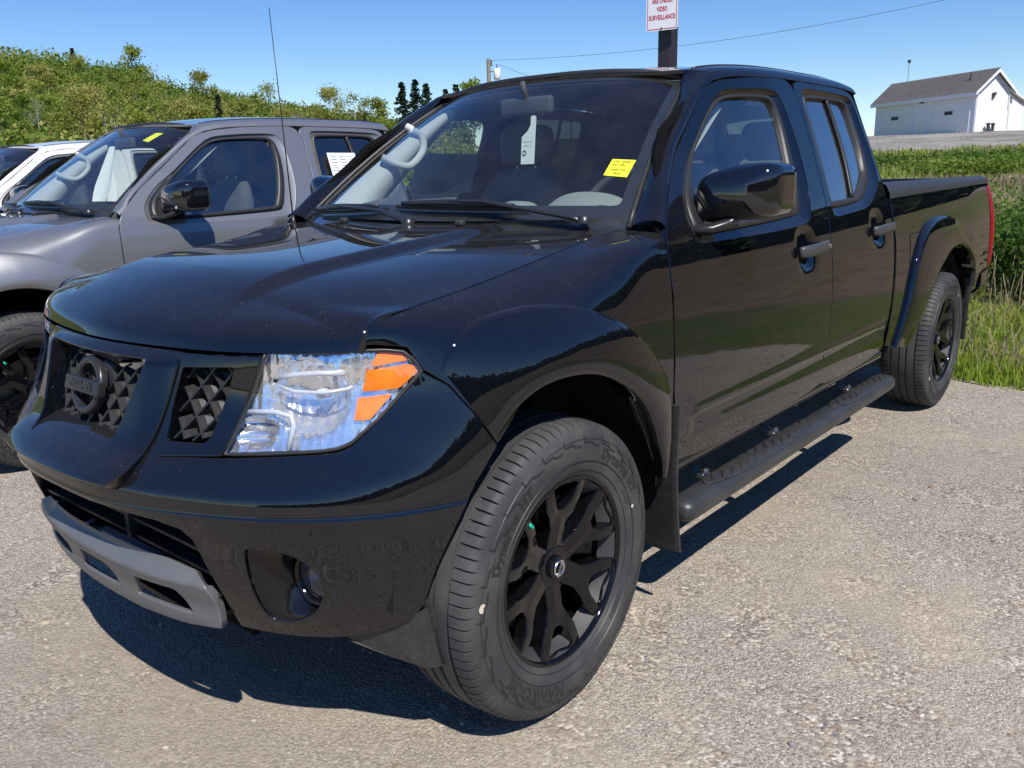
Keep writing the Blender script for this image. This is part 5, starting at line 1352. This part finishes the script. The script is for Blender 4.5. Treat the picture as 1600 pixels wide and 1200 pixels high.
def gp(a, b, c_): return u*a+v*b+zz*c_
def gq(name, pts, m, parent=gar, th=.0, nrm=None):
    P_ = [gp(*p) for p in pts]; n = len(P_)
    if th: 
        q = [p+nrm*th for p in P_]; V = P_+q; F = [tuple(range(n))[::-1], tuple(range(n, 2*n))]+[(i, (i+1) % n, n+(i+1) % n, n+i) for i in range(n)]
    else: V = P_; F = [tuple(range(n))]
    o = mesh_obj(name, V, F, m, parent, smooth=False); return o
gq('wall', [(0, 0, 0), (GL, 0, 0), (GL, GW, 0), (0, GW, 0)], gm_c, th=.06, nrm=zz)
body = MB()
w0 = gq('wall', [(0, 0, .06), (GL, 0, .06), (GL, 0, GH), (0, 0, GH)], gm_w, th=.12, nrm=v)
gq('wall', [(0, 0, .06), (0, GW, .06), (0, GW, GH), (0, GW/2, GH+GA), (0, 0, GH)], gm_w, th=.12, nrm=u)
gq('wall', [(GL, 0, .06), (GL, GW, .06), (GL, GW, GH), (GL, GW/2, GH+GA), (GL, 0, GH)], gm_w, th=-.12, nrm=u)
gq('wall', [(0, GW, .06), (GL, GW, .06), (GL, GW, GH), (0, GW, GH)], gm_w, th=-.12, nrm=v)
# clapboards: thin boards with a lapped edge
for k in range(26):
    z = .10+k*.128
    if z > GH-.1: break
    gq('siding_board', [(0, -.004, z), (GL, -.004, z), (GL, -.022, z-.004), (0, -.022, z-.004)], gm_w, w0, th=.125, nrm=zz*1.0)
ov = .38; sl_ = GA/(GW/2)
nr = -v*sl_+zz; nr = nr/np.linalg.norm(nr)
rf1 = gq('roof', [(-ov, -ov, GH-sl_*ov+.05), (GL+ov, -ov, GH-sl_*ov+.05), (GL+ov, GW/2, GH+GA+.05), (-ov, GW/2, GH+GA+.05)], gm_r, th=.10, nrm=zz)
gq('roof', [(-ov, GW+ov, GH-sl_*ov+.05), (GL+ov, GW+ov, GH-sl_*ov+.05), (GL+ov, GW/2, GH+GA+.05), (-ov, GW/2, GH+GA+.05)], gm_r, th=.10, nrm=zz)
for k in range(22):      # shingle courses
    t = (k+.5)/22; b = -ov+(GW/2+ov)*t; z = GH-sl_*ov+.16+(GA+sl_*ov)*t
    gq('shingle_course', [(-ov, b, z), (GL+ov, b, z), (GL+ov, b+.15, z+.15*sl_), (-ov, b+.15, z+.15*sl_)], gm_r, rf1, th=.012, nrm=zz)
gq('fascia', [(-ov, -ov-.02, GH-sl_*ov-.16), (GL+ov, -ov-.02, GH-sl_*ov-.16), (GL+ov, -ov-.02, GH-sl_*ov+.14), (-ov, -ov-.02, GH-sl_*ov+.14)], gm_t, th=.03, nrm=v)
gq('soffit', [(-ov, -ov, GH-sl_*ov-.10), (GL+ov, -ov, GH-sl_*ov-.10), (GL+ov, 0, GH-sl_*ov-.10), (-ov, 0, GH-sl_*ov-.10)], gm_t, th=.02, nrm=zz)
gq('rake_board', [(-ov-.02, -ov, GH-sl_*ov-.12), (-ov-.02, GW/2, GH+GA-.12), (-ov-.02, GW/2, GH+GA+.16), (-ov-.02, -ov, GH-sl_*ov+.16)], gm_t, th=.03, nrm=u)
gq('rake_board', [(-ov-.02, GW+ov, GH-sl_*ov-.12), (-ov-.02, GW/2, GH+GA-.12), (-ov-.02, GW/2, GH+GA+.16), (-ov-.02, GW+ov, GH-sl_*ov+.16)], gm_t, th=.03, nrm=u)
for (a0, a1, h0) in ((.67, 4.95, 2.62), (7.5, 11.65, 2.62)):
    gq('door_frame', [(a0-.16, -.03, .02), (a0, -.03, .02), (a0, -.03, h0), (a1, -.03, h0), (a1, -.03, .02), (a1+.16, -.03, .02), (a1+.16, -.03, h0+.16), (a0-.16, -.03, h0+.16)], gm_t, th=-.05, nrm=v)
    d_ = gq('garage_door', [(a0, -.035, .03), (a1, -.035, .03), (a1, -.035, h0), (a0, -.035, h0)], gm_d, th=.04, nrm=v)
    for k in range(4):
        gq('door_panel', [(a0+.03, -.04, .05+k*(h0-.05)/4), (a1-.03, -.04, .05+k*(h0-.05)/4), (a1-.03, -.04, .02+(k+1)*(h0-.05)/4), (a0+.03, -.04, .02+(k+1)*(h0-.05)/4)], gm_d, d_, th=-.022, nrm=v)
    c0 = (a0+a1)/2+.1; gq('window', [(c0-.46, -.07, 1.62), (c0+.46, -.07, 1.62), (c0+.46, -.07, 1.92), (c0-.46, -.07, 1.92)], gm_f, d_, th=-.02, nrm=v)
e_ = gq('entry_door', [(5.75, -.03, .03), (6.70, -.03, .03), (6.70, -.03, 2.12), (5.75, -.03, 2.12)], gm_d, th=-.04, nrm=v)
gq('door_frame', [(5.62, -.03, .02), (5.75, -.03, .02), (5.75, -.03, 2.12), (6.70, -.03, 2.12), (6.70, -.03, .02), (6.83, -.03, .02), (6.83, -.03, 2.24), (5.62, -.03, 2.24)], gm_t, th=-.06, nrm=v)
def fixture(name, a, b, c_, d):
    mb = MB(); mb.box(gp(a, b, c_), d, bev=.02); mb.build(name, gm_m, gar)
fixture('wall_lamp', 6.2, -.15, 2.95, (.34, .22, .16)); fixture('meter_box', -.06, 1.7, 3.0, (.16, .22, .46)); fixture('meter_box', -.08, 1.9, 3.15, (.12, .16, .24)); fixture('wall_lamp', .25, -.12, GH-.35, (.22, .18, .18))
mb = MB(); mb.tube([gp(-.10, 3.4, 1.9), gp(-.10, 3.4, 3.1)], .03, 6); mb.build('service_pipe', gm_t, gar)
mb = MB(); p0 = gp(1.9, 1.0, GH+sl_*1.0+.1); mb.tube([p0, p0+[0, 0, .62]], .06, 8); mb.tube([p0+u*.28+[0, 0, .02], p0+[0, 0, .20]], .04, 6); mb.build('roof_vent', gm_m, gar)
mb = MB(); mb.tube([gp(11.5, 2.6, GH+1), gp(11.5, 2.6, GH+GA+2.1)], .022, 6); mb.box(gp(11.5, 2.6, GH+GA+2.2), (.28, .22, .30), bev=.05); mb.build('mast', gm_m, gar)
# lean-to on the far side
LW = 1.6
gq('lean_to_wall', [(.15, GW, .06), (.15, GW+LW, .06), (.15, GW+LW, 2.35), (.15, GW, 3.25)], gm_w, th=.12, nrm=u)
gq('lean_to_wall', [(.15, GW+LW, .06), (5, GW+LW, .06), (5, GW+LW, 2.35), (.15, GW+LW, 2.35)], gm_w, th=.12, nrm=v)
gq('lean_to_roof', [(-.15, GW-.1, 3.40), (-.15, GW+LW+.35, 2.36), (5.2, GW+LW+.35, 2.36), (5.2, GW-.1, 3.40)], gm_t, th=.16, nrm=zz)
for k in range(2):
    mb = MB(); q = corner+gp(-.35, 1.2+.5*k, .0); mb.box(q+[0, 0, .28], (.22, .22, .62), bev=.04); mb.box(q+[0, 0, .66], (.30, .30, .16), bev=.05)
    o = mb.build('barrel', gm_m, None); props(o, ('small dark post standing by the garage gable wall, nearer its corner', 'small dark post standing by the garage gable wall, further from its corner')[k], 'post')

# ---- sign post close behind the truck
SD = 8.7; sa = math.radians(29.9); sp_ = np.array([CX-SD*math.sin(sa), CY+SD*math.cos(sa), 0.]); sp_[2] = float(height(sp_[0], sp_[1]))
sg_ = empty('sign_post', tuple(sp_), math.radians(29.9)); props(sg_, 'dark square metal post with a red and white video surveillance sign', 'sign')
pm = mat('dark_brown_metal', (.030, .024, .028), .45); sgm = mat('sign_white', (.78, .77, .80), .45); sr = mat('sign_red', (.50, .02, .04), .5)
ry = math.radians(-33)
mb = MB(); mb.box((0, 0, 2.3), (.135, .135, 4.9), rz=ry, bev=.006); mb.build('post', pm, sg_)
sb_ = math.radians(-22); e1 = np.array([math.cos(sb_), math.sin(sb_), 0]); e3 = np.array([0, 0, 1.]); en = np.cross(e1, e3); o0 = np.array([-.052, -.115, 2.785])+en*.02
SW, SH = .315, .46
def sp3(a, b, h=0.): return o0+e1*a+e3*b+en*h
def plate(pts, h, m, name, parent, th=.003):
    P_ = [sp3(a, b, h) for a, b in pts]; n = len(P_); Q = [sp3(a, b, h-th) for a, b in pts]
    return mesh_obj(name, P_+Q, [tuple(range(n)), tuple(range(2*n-1, n-1, -1))]+[(i, n+i, n+(i+1) % n, (i+1) % n) for i in range(n)], m, parent, smooth=False)
rc = lambda w_, h_, r: rounded([(-w_/2, -h_/2), (w_/2, -h_/2), (w_/2, h_/2), (-w_/2, h_/2)], r, 6)
bd_ = plate(rc(SW, SH, .03), 0, sgm, 'sign_board', sg_)
A = rc(SW-.022, SH-.022, .022); B = rc(SW-.034, SH-.034, .017); n = len(A); V = [sp3(a, b, .0012) for a, b in A]+[sp3(a, b, .0012) for a, b in B]
mesh_obj('border_line', V, [(i, (i+1) % n, n+(i+1) % n, n+i) for i in range(n)], sr, bd_, smooth=False)
for t_, b, s_ in (('THESE', .168, .050), ('PREMISES', .112, .050), ('ARE UNDER', .028, .0505), ('VIDEO', -.044, .0505), ('SURVEILLANCE', -.116, .0505)):
    Vt, Ft = text_pts(t_, s_, 0, bold=.0014); wmax = {'SURVEILLANCE': .262, 'ARE UNDER': .205, 'VIDEO': .105}.get(t_, .2); k = wmax/(Vt[:, 0].max()-Vt[:, 0].min())
    mesh_obj('sign_text', [sp3(x*k, b+y*1.12, .0015) for x, y, z in Vt], Ft, sr, bd_, smooth=False)
mb = MB(); q = sp3(0, -.205, .004); mb.box(q, (.014, .014, .014), bev=.003); mb.build('bolt', M['silver'], sg_)
for o in sg_.children: pass
sg_.rotation_euler = (0, 0, math.radians(29.9))

# ---- utility pole with transformer and wires
PD = 62.; pa = math.radians(41.25); pp = np.array([CX-PD*math.sin(pa), CY+PD*math.cos(pa), 0]); gz = float(height(pp[0], pp[1])); top = 1.33+PD*math.tan(math.radians(7.25))
up_ = empty('utility_pole', (pp[0], pp[1], gz)); props(up_, 'wooden utility pole with a pale transformer above the tree line', 'utility pole')
mb = MB(); mb.tube([(0, 0, -.5), (0, 0, top-gz)], [.19, .14], 12); mb.build('pole', M['wood'], up_)
side_ = np.array([math.cos(pa), math.sin(pa), 0])
c0 = side_*.58+[0, 0, top-gz-1.0]; mb = MB(); mb.lathe([(-.36, 0), (-.36, .20), (-.30, .24), (.30, .24), (.36, .20), (.38, 0)], c=c0, axis='z', n=20); mb.build('transformer', gm_t, up_, smooth=True)
mb = MB(); mb.box(side_*.3+[0, 0, top-gz-.85], (.5, .06, .06), rz=pa); mb.tube([c0+[0, 0, .36], c0+[0, 0, .62]], .04, 6); mb.tube([side_*.2+[0, 0, top-gz-.5], side_*.2+[0, 0, top-gz-.1]], .05, 6); mb.build('bracket', gm_m, up_)
def wire(a, b, sag, label, r=.012):
    P_ = [a+(b-a)*t-np.array([0, 0, 4*sag*t*(1-t)]) for t in np.linspace(0, 1, 40)]
    mb = MB(); mb.tube(P_, r, 5); o = mb.build('power_line', gm_m, None); props(o, label, 'wire')
def dirp(az, el, D): a = math.radians(az); return np.array([CX-D*math.sin(a), CY+D*math.cos(a), 1.33+D*math.tan(math.radians(el))])
wire(dirp(41.0, 7.15, 62.), dirp(6.0, 10.2, 60.), 1.1, 'long thin wire rising from the pole to the upper right', .013)
wire(dirp(40.6, 6.9, 62.), dirp(33.5, 4.7, 110.), .4, 'thin wire falling from the pole to the right behind the cab', .013)

# ---- trees
def leafmat(name, c1, c2, c3):
    m = bpy.data.materials.new(name); m.use_nodes = True; N, L = nodes(m); b = N['Principled BSDF']; b.inputs['Roughness'].default_value = .55; b.inputs['Specular IOR Level'].default_value = .3
    oi = N.new('ShaderNodeObjectInfo'); ge = N.new('ShaderNodeNewGeometry'); 
    n = N.new('ShaderNodeTexNoise'); n.inputs['Scale'].default_value = .9; n.inputs['Detail'].default_value = 5; L.new(ge.outputs['Position'], n.inputs['Vector'])
    a = N.new('ShaderNodeMath'); a.operation = 'ADD'; L.new(n.outputs[0], a.inputs[0]); s_ = N.new('ShaderNodeMath'); s_.operation = 'MULTIPLY_ADD'; s_.inputs[1].default_value = .55; s_.inputs[2].default_value = -.28; L.new(oi.outputs['Random'], s_.inputs[0]); L.new(s_.outputs[0], a.inputs[1])
    r = N.new('ShaderNodeValToRGB'); e = r.color_ramp.elements; e.new(.5); e[0].position = .25; e[1].position = .5; e[2].position = .75
    for i, c_ in enumerate((c1, c2, c3)): e[i].color = (*c_, 1)
    L.new(a.outputs[0], r.inputs[0]); L.new(r.outputs[0], b.inputs['Base Color'])
    tr = N.new('ShaderNodeBsdfTranslucent'); L.new(r.outputs[0], tr.inputs[0]); ms = N.new('ShaderNodeMixShader'); ms.inputs[0].default_value = .45
    L.new(b.outputs[0], ms.inputs[1]); L.new(tr.outputs[0], ms.inputs[2]); L.new(ms.outputs[0], N['Material Output'].inputs['Surface']); return m
lm_g = leafmat('spring_leaves', (.13, .20, .022), (.23, .31, .036), (.32, .35, .06))
lm_y = leafmat('yellow_green_leaves', (.22, .24, .04), (.33, .34, .07), (.42, .39, .12))
lm_d = leafmat('bush_leaves', (.07, .14, .018), (.14, .23, .03), (.22, .29, .05))
lm_s = leafmat('spruce_needles', (.012, .028, .012), (.022, .045, .018), (.035, .06, .022))
lm_w = leafmat('blossom', (.30, .30, .20), (.42, .41, .31), (.34, .36, .22))
lm_b = leafmat('bare_twigs', (.12, .09, .07), (.17, .14, .10), (.20, .18, .10))
bark = mat('bark', (.11, .09, .07), .9, noise=(6, (.20, .18, .15), 5, .4, .7)); birch = mat('pale_bark', (.45, .43, .39), .8, noise=(7, (.2, .18, .15), 4, .55, .7))
def leaf_quads(P, s, rs, flat=.0):
    n = len(P); a = rs.normal(size=(n, 3)); a /= np.linalg.norm(a, axis=1, keepdims=True); b = rs.normal(size=(n, 3)); b -= a*(a*b).sum(1, keepdims=True); b /= np.linalg.norm(b, axis=1, keepdims=True)
    ss = (s*rs.uniform(.6, 1.35, n))[:, None]; a = a*ss; b = b*ss*.62
    V = np.stack([P-a, P+b, P+a, P-b], 1).reshape(-1, 3); F = np.arange(n*4).reshape(-1, 4); return V, F
def make_tree(kind, seed, H):
    rs = np.random.RandomState(seed); t = empty('tree' if kind != 'spruce' else 'spruce_tree')
    tr = MB()
    if kind == 'spruce':
        tr.tube([(0, 0, -.5), (0, 0, H*.96)], [.14*H/8, .02], 7); pts = []
        for k in range(int(26*H/8)):
            z = H*(.10+.88*k/(26*H/8)); R = (H*.20)*(1-z/H)**.85+.08
            for j in range(7):
                a = rs.rand()*6.28; 
                for q in np.linspace(.15, 1, 9): pts.append((R*q*math.cos(a)+rs.normal()*.05, R*q*math.sin(a)+rs.normal()*.05, z-.22*R*q**1.3+rs.normal()*.05))
        P_ = np.array(pts); s = .17
    else:
        lean = rs.normal(size=2)*.03; W = H*(.30 if kind != 'round' else .36); cl = []
        top = np.array([lean[0]*H, lean[1]*H, H*.82]); tr.tube([(0, 0, -.5), top*.4+[0, 0, 0], top], [.055*H/5, .04*H/5, .012], 6)
        for k in range(rs.randint(9, 14)):
            z = H*(.28+.62*rs.rand()**.9); a = rs.rand()*6.28; r = W*(.25+.85*rs.rand())*math.sin(math.pi*min(1, .18+.82*(z/H)))**.7
            c_ = np.array([r*math.cos(a), r*math.sin(a), z]); b0 = top*(z/H*.62); tr.tube([b0, (b0+c_)/2+[0, 0, .06*H*.3], c_], [.022*H/5, .014*H/5, .006], 5, cap=False); cl.append((c_, H*(.10+.07*rs.rand())))
            for q in range(3):
                c2 = c_+rs.normal(size=3)*H*.06; tr.tube([c_*.7+b0*.3, c2], [.008, .004], 4, cap=False)
        cl.append((top+[0, 0, .06*H], H*.10)); pts = []
        nl = {'leafy': 190, 'round': 240, 'sparse': 80, 'bare': 130}[kind]
        for c_, r in cl:
            p = rs.normal(size=(nl, 3)); p /= np.linalg.norm(p, axis=1, keepdims=True); p *= (rs.rand(nl, 1)**.45)*r*np.array([1.15, 1.15, .85]); pts.append(c_+p*(1+.25*rs.normal(size=(nl, 1))))
        P_ = np.concatenate(pts); s = {'leafy': .105, 'round': .10, 'sparse': .10, 'bare': .05}[kind]*(H/5)**.35
    tr.build('trunk', birch if kind in ('bare', 'sparse') else bark, t, smooth=True)
    V, F = leaf_quads(P_, s, rs); lm = {'leafy': lm_g, 'round': lm_y, 'sparse': lm_y, 'bare': lm_w, 'spruce': lm_s}[kind]
    mesh_obj('crown', V, F, lm, t, smooth=False); return t
protos = {'leafy': [make_tree('leafy', 11+i, 5.2) for i in range(4)], 'round': [make_tree('round', 31+i, 5.6) for i in range(3)], 'sparse': [make_tree('sparse', 51+i, 6.2) for i in range(2)], 'bare': [make_tree('bare', 61, 4.6)], 'spruce': [make_tree('spruce', 71+i, 9.0) for i in range(3)]}
used = set()
TL = {'leafy': 'fresh green broadleaf tree on the wooded hillside at the left', 'round': 'yellow-green rounded tree on the wooded hillside at the left', 'sparse': 'thin airy tree with pale trunk on the wooded hillside', 'bare': 'whitish blossoming small tree on the wooded hillside', 'spruce': 'dark pointed spruce among the paler trees on the hillside'}
def plant(kind, x, y, s, rs, label=None, group='trees on the wooded hillside', cat='tree', sz=None):
    p = protos[kind][rs.randint(len(protos[kind]))]
    if p.name in used: o = copy_tree(p)
    else: o = p; used.add(p.name)
    o.location = (x, y, float(height(x, y))-.05); o.rotation_euler = (0, 0, rs.rand()*6.28); o.scale = (s, s, sz or s*rs.uniform(.85, 1.2)); props(o, label or TL[kind], cat, group); return o
rs = np.random.RandomState(21); cand = []
for _ in range(4200):
    az = rs.uniform(44.5, 74.5); R = 44+rs.rand()**.8*90
    cand.append((az, R))
cand.sort(key=lambda q: q[1]); placed = []; cnt = 0
for az, R in cand:
    a = math.radians(az); x, y = CX-R*math.sin(a), CY+R*math.cos(a); mind = 1.5+R*.012
    if any((x-px)**2+(y-py)**2 < mind**2 for px, py in placed): continue
    placed.append((x, y)); cnt += 1
    k = rs.rand(); kind = 'leafy' if k < .56 else 'round' if k < .80 else 'sparse' if k < .90 else 'bare' if k < .945 else 'spruce'
    s = rs.uniform(.36, .68)*(.62 if kind == 'spruce' else 1)
    if cnt > 285: break
    plant(kind, x, y, s, rs)
NEAR = len(placed)
# farther wood and undergrowth as one mass
def mass(name, pts, s, m, label=None, seed=1):
    pts = np.array(pts)
    r_ = np.random.RandomState(seed); V, F = leaf_quads(np.array(pts), s, r_); o = mesh_obj(name, V, F, m, None, smooth=False); o['kind'] = 'stuff'; return o
Pm = {0: [], 1: [], 2: []}
rs = np.random.RandomState(5)
for _ in range(3000):
    az = rs.uniform(43, 75.5); R = 38+rs.rand()**.8*110; a = math.radians(az); x, y = CX-R*math.sin(a), CY+R*math.cos(a); z = float(height(x, y))
    if R > 82: hh, ww, n = rs.uniform(2.2, 4.4), 1.4, 210
    else: hh, ww, n = rs.uniform(1.2, 2.8), 1.4, 170
    p = rs.normal(size=(n, 3)); p /= np.linalg.norm(p, axis=1, keepdims=True); p *= rs.rand(n, 1)**.4; p = p*np.array([ww, ww, hh*.5])+[x, y, z+hh*.5]
    Pm[0 if rs.rand() < .5 else 1 if rs.rand() < .6 else 2].append(p)
mass('far_wood', np.concatenate(Pm[0]), .14, lm_g); mass('far_wood', np.concatenate(Pm[1]), .14, lm_y, seed=2); mass('undergrowth', np.concatenate(Pm[2]), .13, lm_d, seed=3)
# skyline trees that can be told apart
rs = np.random.RandomState(9)
def at_az(az, R): a = math.radians(az); return CX-R*math.sin(a), CY+R*math.cos(a)
for az, R, kind, top_el, lab in ((59.0, 92, 'round', 7.1, 'round-headed tree standing above the ridge at the left'), (62.8, 98, 'leafy', 7.9, 'dark tree poking above the hill crest left of the round one'), (65.9, 100, 'spruce', 7.8, 'thin dark spruce on the hill crest near the left edge'), (51.6, 88, 'round', 6.3, 'pale rounded tree above the hill right of the aerial'), (49.9, 85, 'sparse', 6.0, 'thin-crowned tree on the skyline left of the spruces'), (48.6, 86, 'round', 5.7, 'small rounded tree on the skyline just left of the spruces'), (55.2, 90, 'sparse', 6.6, 'slender tree on the skyline behind the aerial'),
    (46.9, 80, 'spruce', 6.2, 'first dark spruce of the skyline clump behind the windscreen edge'), (46.0, 82, 'spruce', 6.35, 'tallest dark spruce of the skyline clump'), (45.3, 79, 'spruce', 6.1, 'dark spruce right of the tallest in the clump'), (44.1, 84, 'spruce', 5.7, 'lower dark spruce between the clump and the pole'), (43.4, 86, 'spruce', 6.0, 'dark spruce left of the utility pole'), (42.3, 84, 'leafy', 6.1, 'green tree at the foot of the utility pole'), (40.4, 86, 'spruce', 5.9, 'dark spruce right of the utility pole'), (39.7, 88, 'spruce', 5.9, 'second dark spruce right of the utility pole'), (39.0, 88, 'spruce', 5.5, 'low dark spruce above the windscreen'), (36.0, 80, 'leafy', 6.35, 'small pale green tree showing above the cab roof'), (34.6, 90, 'spruce', 6.2, 'tiny dark spruce above the cab roof beside the pale tree'), (33.4, 92, 'spruce', 6.25, 'tiny dark spruce tip above the cab roof'), (32.9, 92, 'spruce', 6.25, 'tiny dark spruce tip above the cab roof near the sign post')):
    x, y = at_az(az, R); zt = 1.33+R*math.tan(math.radians(top_el)); gz = float(height(x, y)); H = max(2., (zt-gz)*(.86 if kind in ('round', 'sparse') else 1)); p = {'leafy': 5.0, 'round': 5.4, 'sparse': 6.0, 'spruce': 9.}[kind]
    plant(kind, x, y, H/p*(1 if kind == 'spruce' else .9), rs, lab, None, sz=H/p)
# ---- dark wood behind the photographer (mirrored in the paint)
pts = []; rs = np.random.RandomState(15)
for _ in range(1300):
    az = rs.uniform(-175, 2.5); R = rs.uniform(58, 95); a = math.radians(az); x, y = CX-R*math.sin(a), CY+R*math.cos(a); z = float(height(x, y)); hh = rs.uniform(3.5, 6.5); n = 60
    p = rs.normal(size=(n, 3)); p /= np.linalg.norm(p, axis=1, keepdims=True); pts.append(p*np.array([2.6, 2.6, hh*.5])+[x, y, z+hh*.5])
mass('wood_behind', np.concatenate(pts), .75, lm_s, seed=8)

# ---- grass, weeds and bushes right of the truck
def blades(name, n, fn, h0, h1, m, seed, w=.006, lean=.5):
    rs = np.random.RandomState(seed); P_ = fn(rs, n); n = len(P_); z = height(P_[:, 0], P_[:, 1]); a = rs.rand(n)*6.283; hh = rs.uniform(h0, h1, n)*(.6+.8*fbm(P_[:, 0]*1.2, P_[:, 1]*1.2, 3)); R = np.hypot(P_[:, 0]-CX, P_[:, 1]-CY); ww = w*(1+R/14)
    d = np.stack([np.cos(a), np.sin(a), 0*a], 1); b0 = np.stack([P_[:, 0], P_[:, 1], z-.01], 1); ln = (rs.rand(n)*lean)[:, None]; g = rs.rand(n)*6.283; dl = np.stack([np.cos(g), np.sin(g), 0*g], 1)
    up = np.array([0, 0, 1.]); m1 = b0+up*(hh*.55)[:, None]+dl*ln*(hh*.30)[:, None]; t1 = b0+up*(hh)[:, None]*(1-.35*ln)+dl*ln*(hh*.95)[:, None]; s_ = d*ww[:, None]
    V = np.stack([b0-s_, b0+s_, m1+s_*.8, t1, m1-s_*.8], 1).reshape(-1, 3); k = np.arange(n)*5; F = [(i, i+1, i+2, i+4) for i in k]+[(i+4, i+2, i+3) for i in k]
    o = mesh_obj(name, V, F, m, None, smooth=False); o['kind'] = 'stuff'; return o
gmx = leafmat('grass_blades', (.15, .24, .022), (.26, .35, .042), (.38, .41, .09)); gdr = leafmat('dry_straw', (.34, .27, .16), (.46, .38, .24), (.30, .24, .13))
def reg(az0, az1, R0, R1, pw=1.4, mask=None):
    def f(rs, n):
        az = np.radians(rs.uniform(az0, az1, n)); R = R0+(R1-R0)*rs.rand(n)**pw; P_ = np.stack([CX-R*np.sin(az), CY+R*np.cos(az)], 1); edge = 4.25+.12*np.sin(P_[:, 0]*1.3)+.10*np.sin(P_[:, 0]*3.1+1)
        ok = P_[:, 1] > edge+rs.exponential(.15, n)-.12
        q = fbm(P_[:, 0]*.9, P_[:, 1]*.9, 3); ok &= (q > .33+.1*rs.rand(n)) if mask is None else mask(P_, q, rs)
        return P_[ok]
    return f
blades('grass', 52000, reg(4, 22, 5.5, 14, 1.2), .04, .18, gmx, 1, .0045)
blades('grass', 26000, reg(4, 26, 16, 39.5, 1.0), .05, .18, gmx, 2, .008)
blades('dry_grass', 42000, reg(3, 26, 10.5, 27, 1.0, lambda P_, q, rs: q < .60), .12, .42, gdr, 3, .006, .7)
blades('grass', 30000, reg(4, 26, 26, 40.3, .9, lambda P_, q, rs: q+.12*rs.randn(len(q)) > .42), .12, .42, gmx, 12, .010)
blades('dry_grass', 7000, reg(3, 26, 26, 40.5, 1.0, lambda P_, q, rs: q+.1*rs.randn(len(q)) < .48), .15, .42, gdr, 13, .008, .8)
blades('grass', 1400, reg(8, 22, 40.5, 84, 1.3, lambda P_, q, rs: q > .55), .06, .15, gmx, 17, .005)
blades('dry_grass', 1500, reg(4, 20, 6, 10, 1.0), .08, .40, gdr, 4, .004, 1.0)
def bush(x, y, w_, h_, n, m, label, seed, s=.05):
    n = int(n*1.9)
    rs = np.random.RandomState(seed); b = empty('bush', (x, y, float(height(x, y)))); st = MB(); pts = []
    for k in range(16):
        a = rs.rand()*6.28; r = w_*rs.rand()**.6; tip = np.array([r*math.cos(a), r*math.sin(a), h_*rs.uniform(.45, 1)]); st.tube([(0, 0, -.05), tip*[.5, .5, .6], tip], [.012, .008, .003], 4, cap=False)
        p = rs.normal(size=(n//16, 3))*np.array([w_*.22, w_*.22, min(w_*.22, h_*.14)])+tip*rs.uniform(.45, 1.0, (n//16, 1)); pts.append(p)
    st.build('stems', bark, b); P_ = np.concatenate(pts); P_ = P_[P_[:, 2] > .02]; V, F = leaf_quads(P_, s, rs); mesh_obj('leaves', V, F, m, b, smooth=False); props(b, label, 'bush')
for az, R, w_, h_, n, m, lab in ((9.0, 9.0, .62, .95, 2600, lm_d, 'leafy green bush behind the bumper of the black truck at the right edge'), (10.6, 11.5, .7, .9, 2200, lm_d, 'green bush beside the tail lamp of the black truck'), (8.6, 13.5, 1.0, 1.25, 2600, lm_d, 'taller bush behind the others at the right edge'), (10.9, 33, 2.2, .55, 3000, lm_d, 'bright green shrub on the bank below the yard, nearest the right edge'), (13.5, 32, 2.4, .40, 2600, lm_d, 'low spreading shrub on the bank above the truck bed'), (16.2, 33, 2.2, .40, 2400, lm_d, 'low shrub on the bank next to the cab'), (12.2, 28, 1.6, .45, 1800, lm_g, 'pale low shrub in the dry grass below the bank')):
    x, y = at_az(az, R); bush(x, y, w_, h_, n, m, lab, int(az*10), .024 if R < 20 else .05)
# dead stalks by the bumper
mb = MB(); rs = np.random.RandomState(2)
for _ in range(26):
    az, R = rs.uniform(7.5, 11.2), rs.uniform(8.4, 9.6); x, y = at_az(az, R); z = float(height(x, y)); mb.tube([(x, y, z), (x+rs.normal()*.05, y, z+rs.uniform(.25, .62))], [.007, .004], 4)
o = mb.build('dead_stalks', gdr, None); o['kind'] = 'stuff'
# fallen leaf on the gravel
lf = mesh_obj('fallen_leaf', [(-1.30, -.25, .012), (-1.22, -.29, .03), (-1.14, -.24, .014), (-1.20, -.19, .022), (-1.25, -.17, .01)], [(0, 1, 2, 3, 4)], mat('dry_leaf', (.42, .15, .04), .8), None, smooth=False); props(lf, 'orange-brown dry leaf on the gravel left of the front bumper', 'leaf')
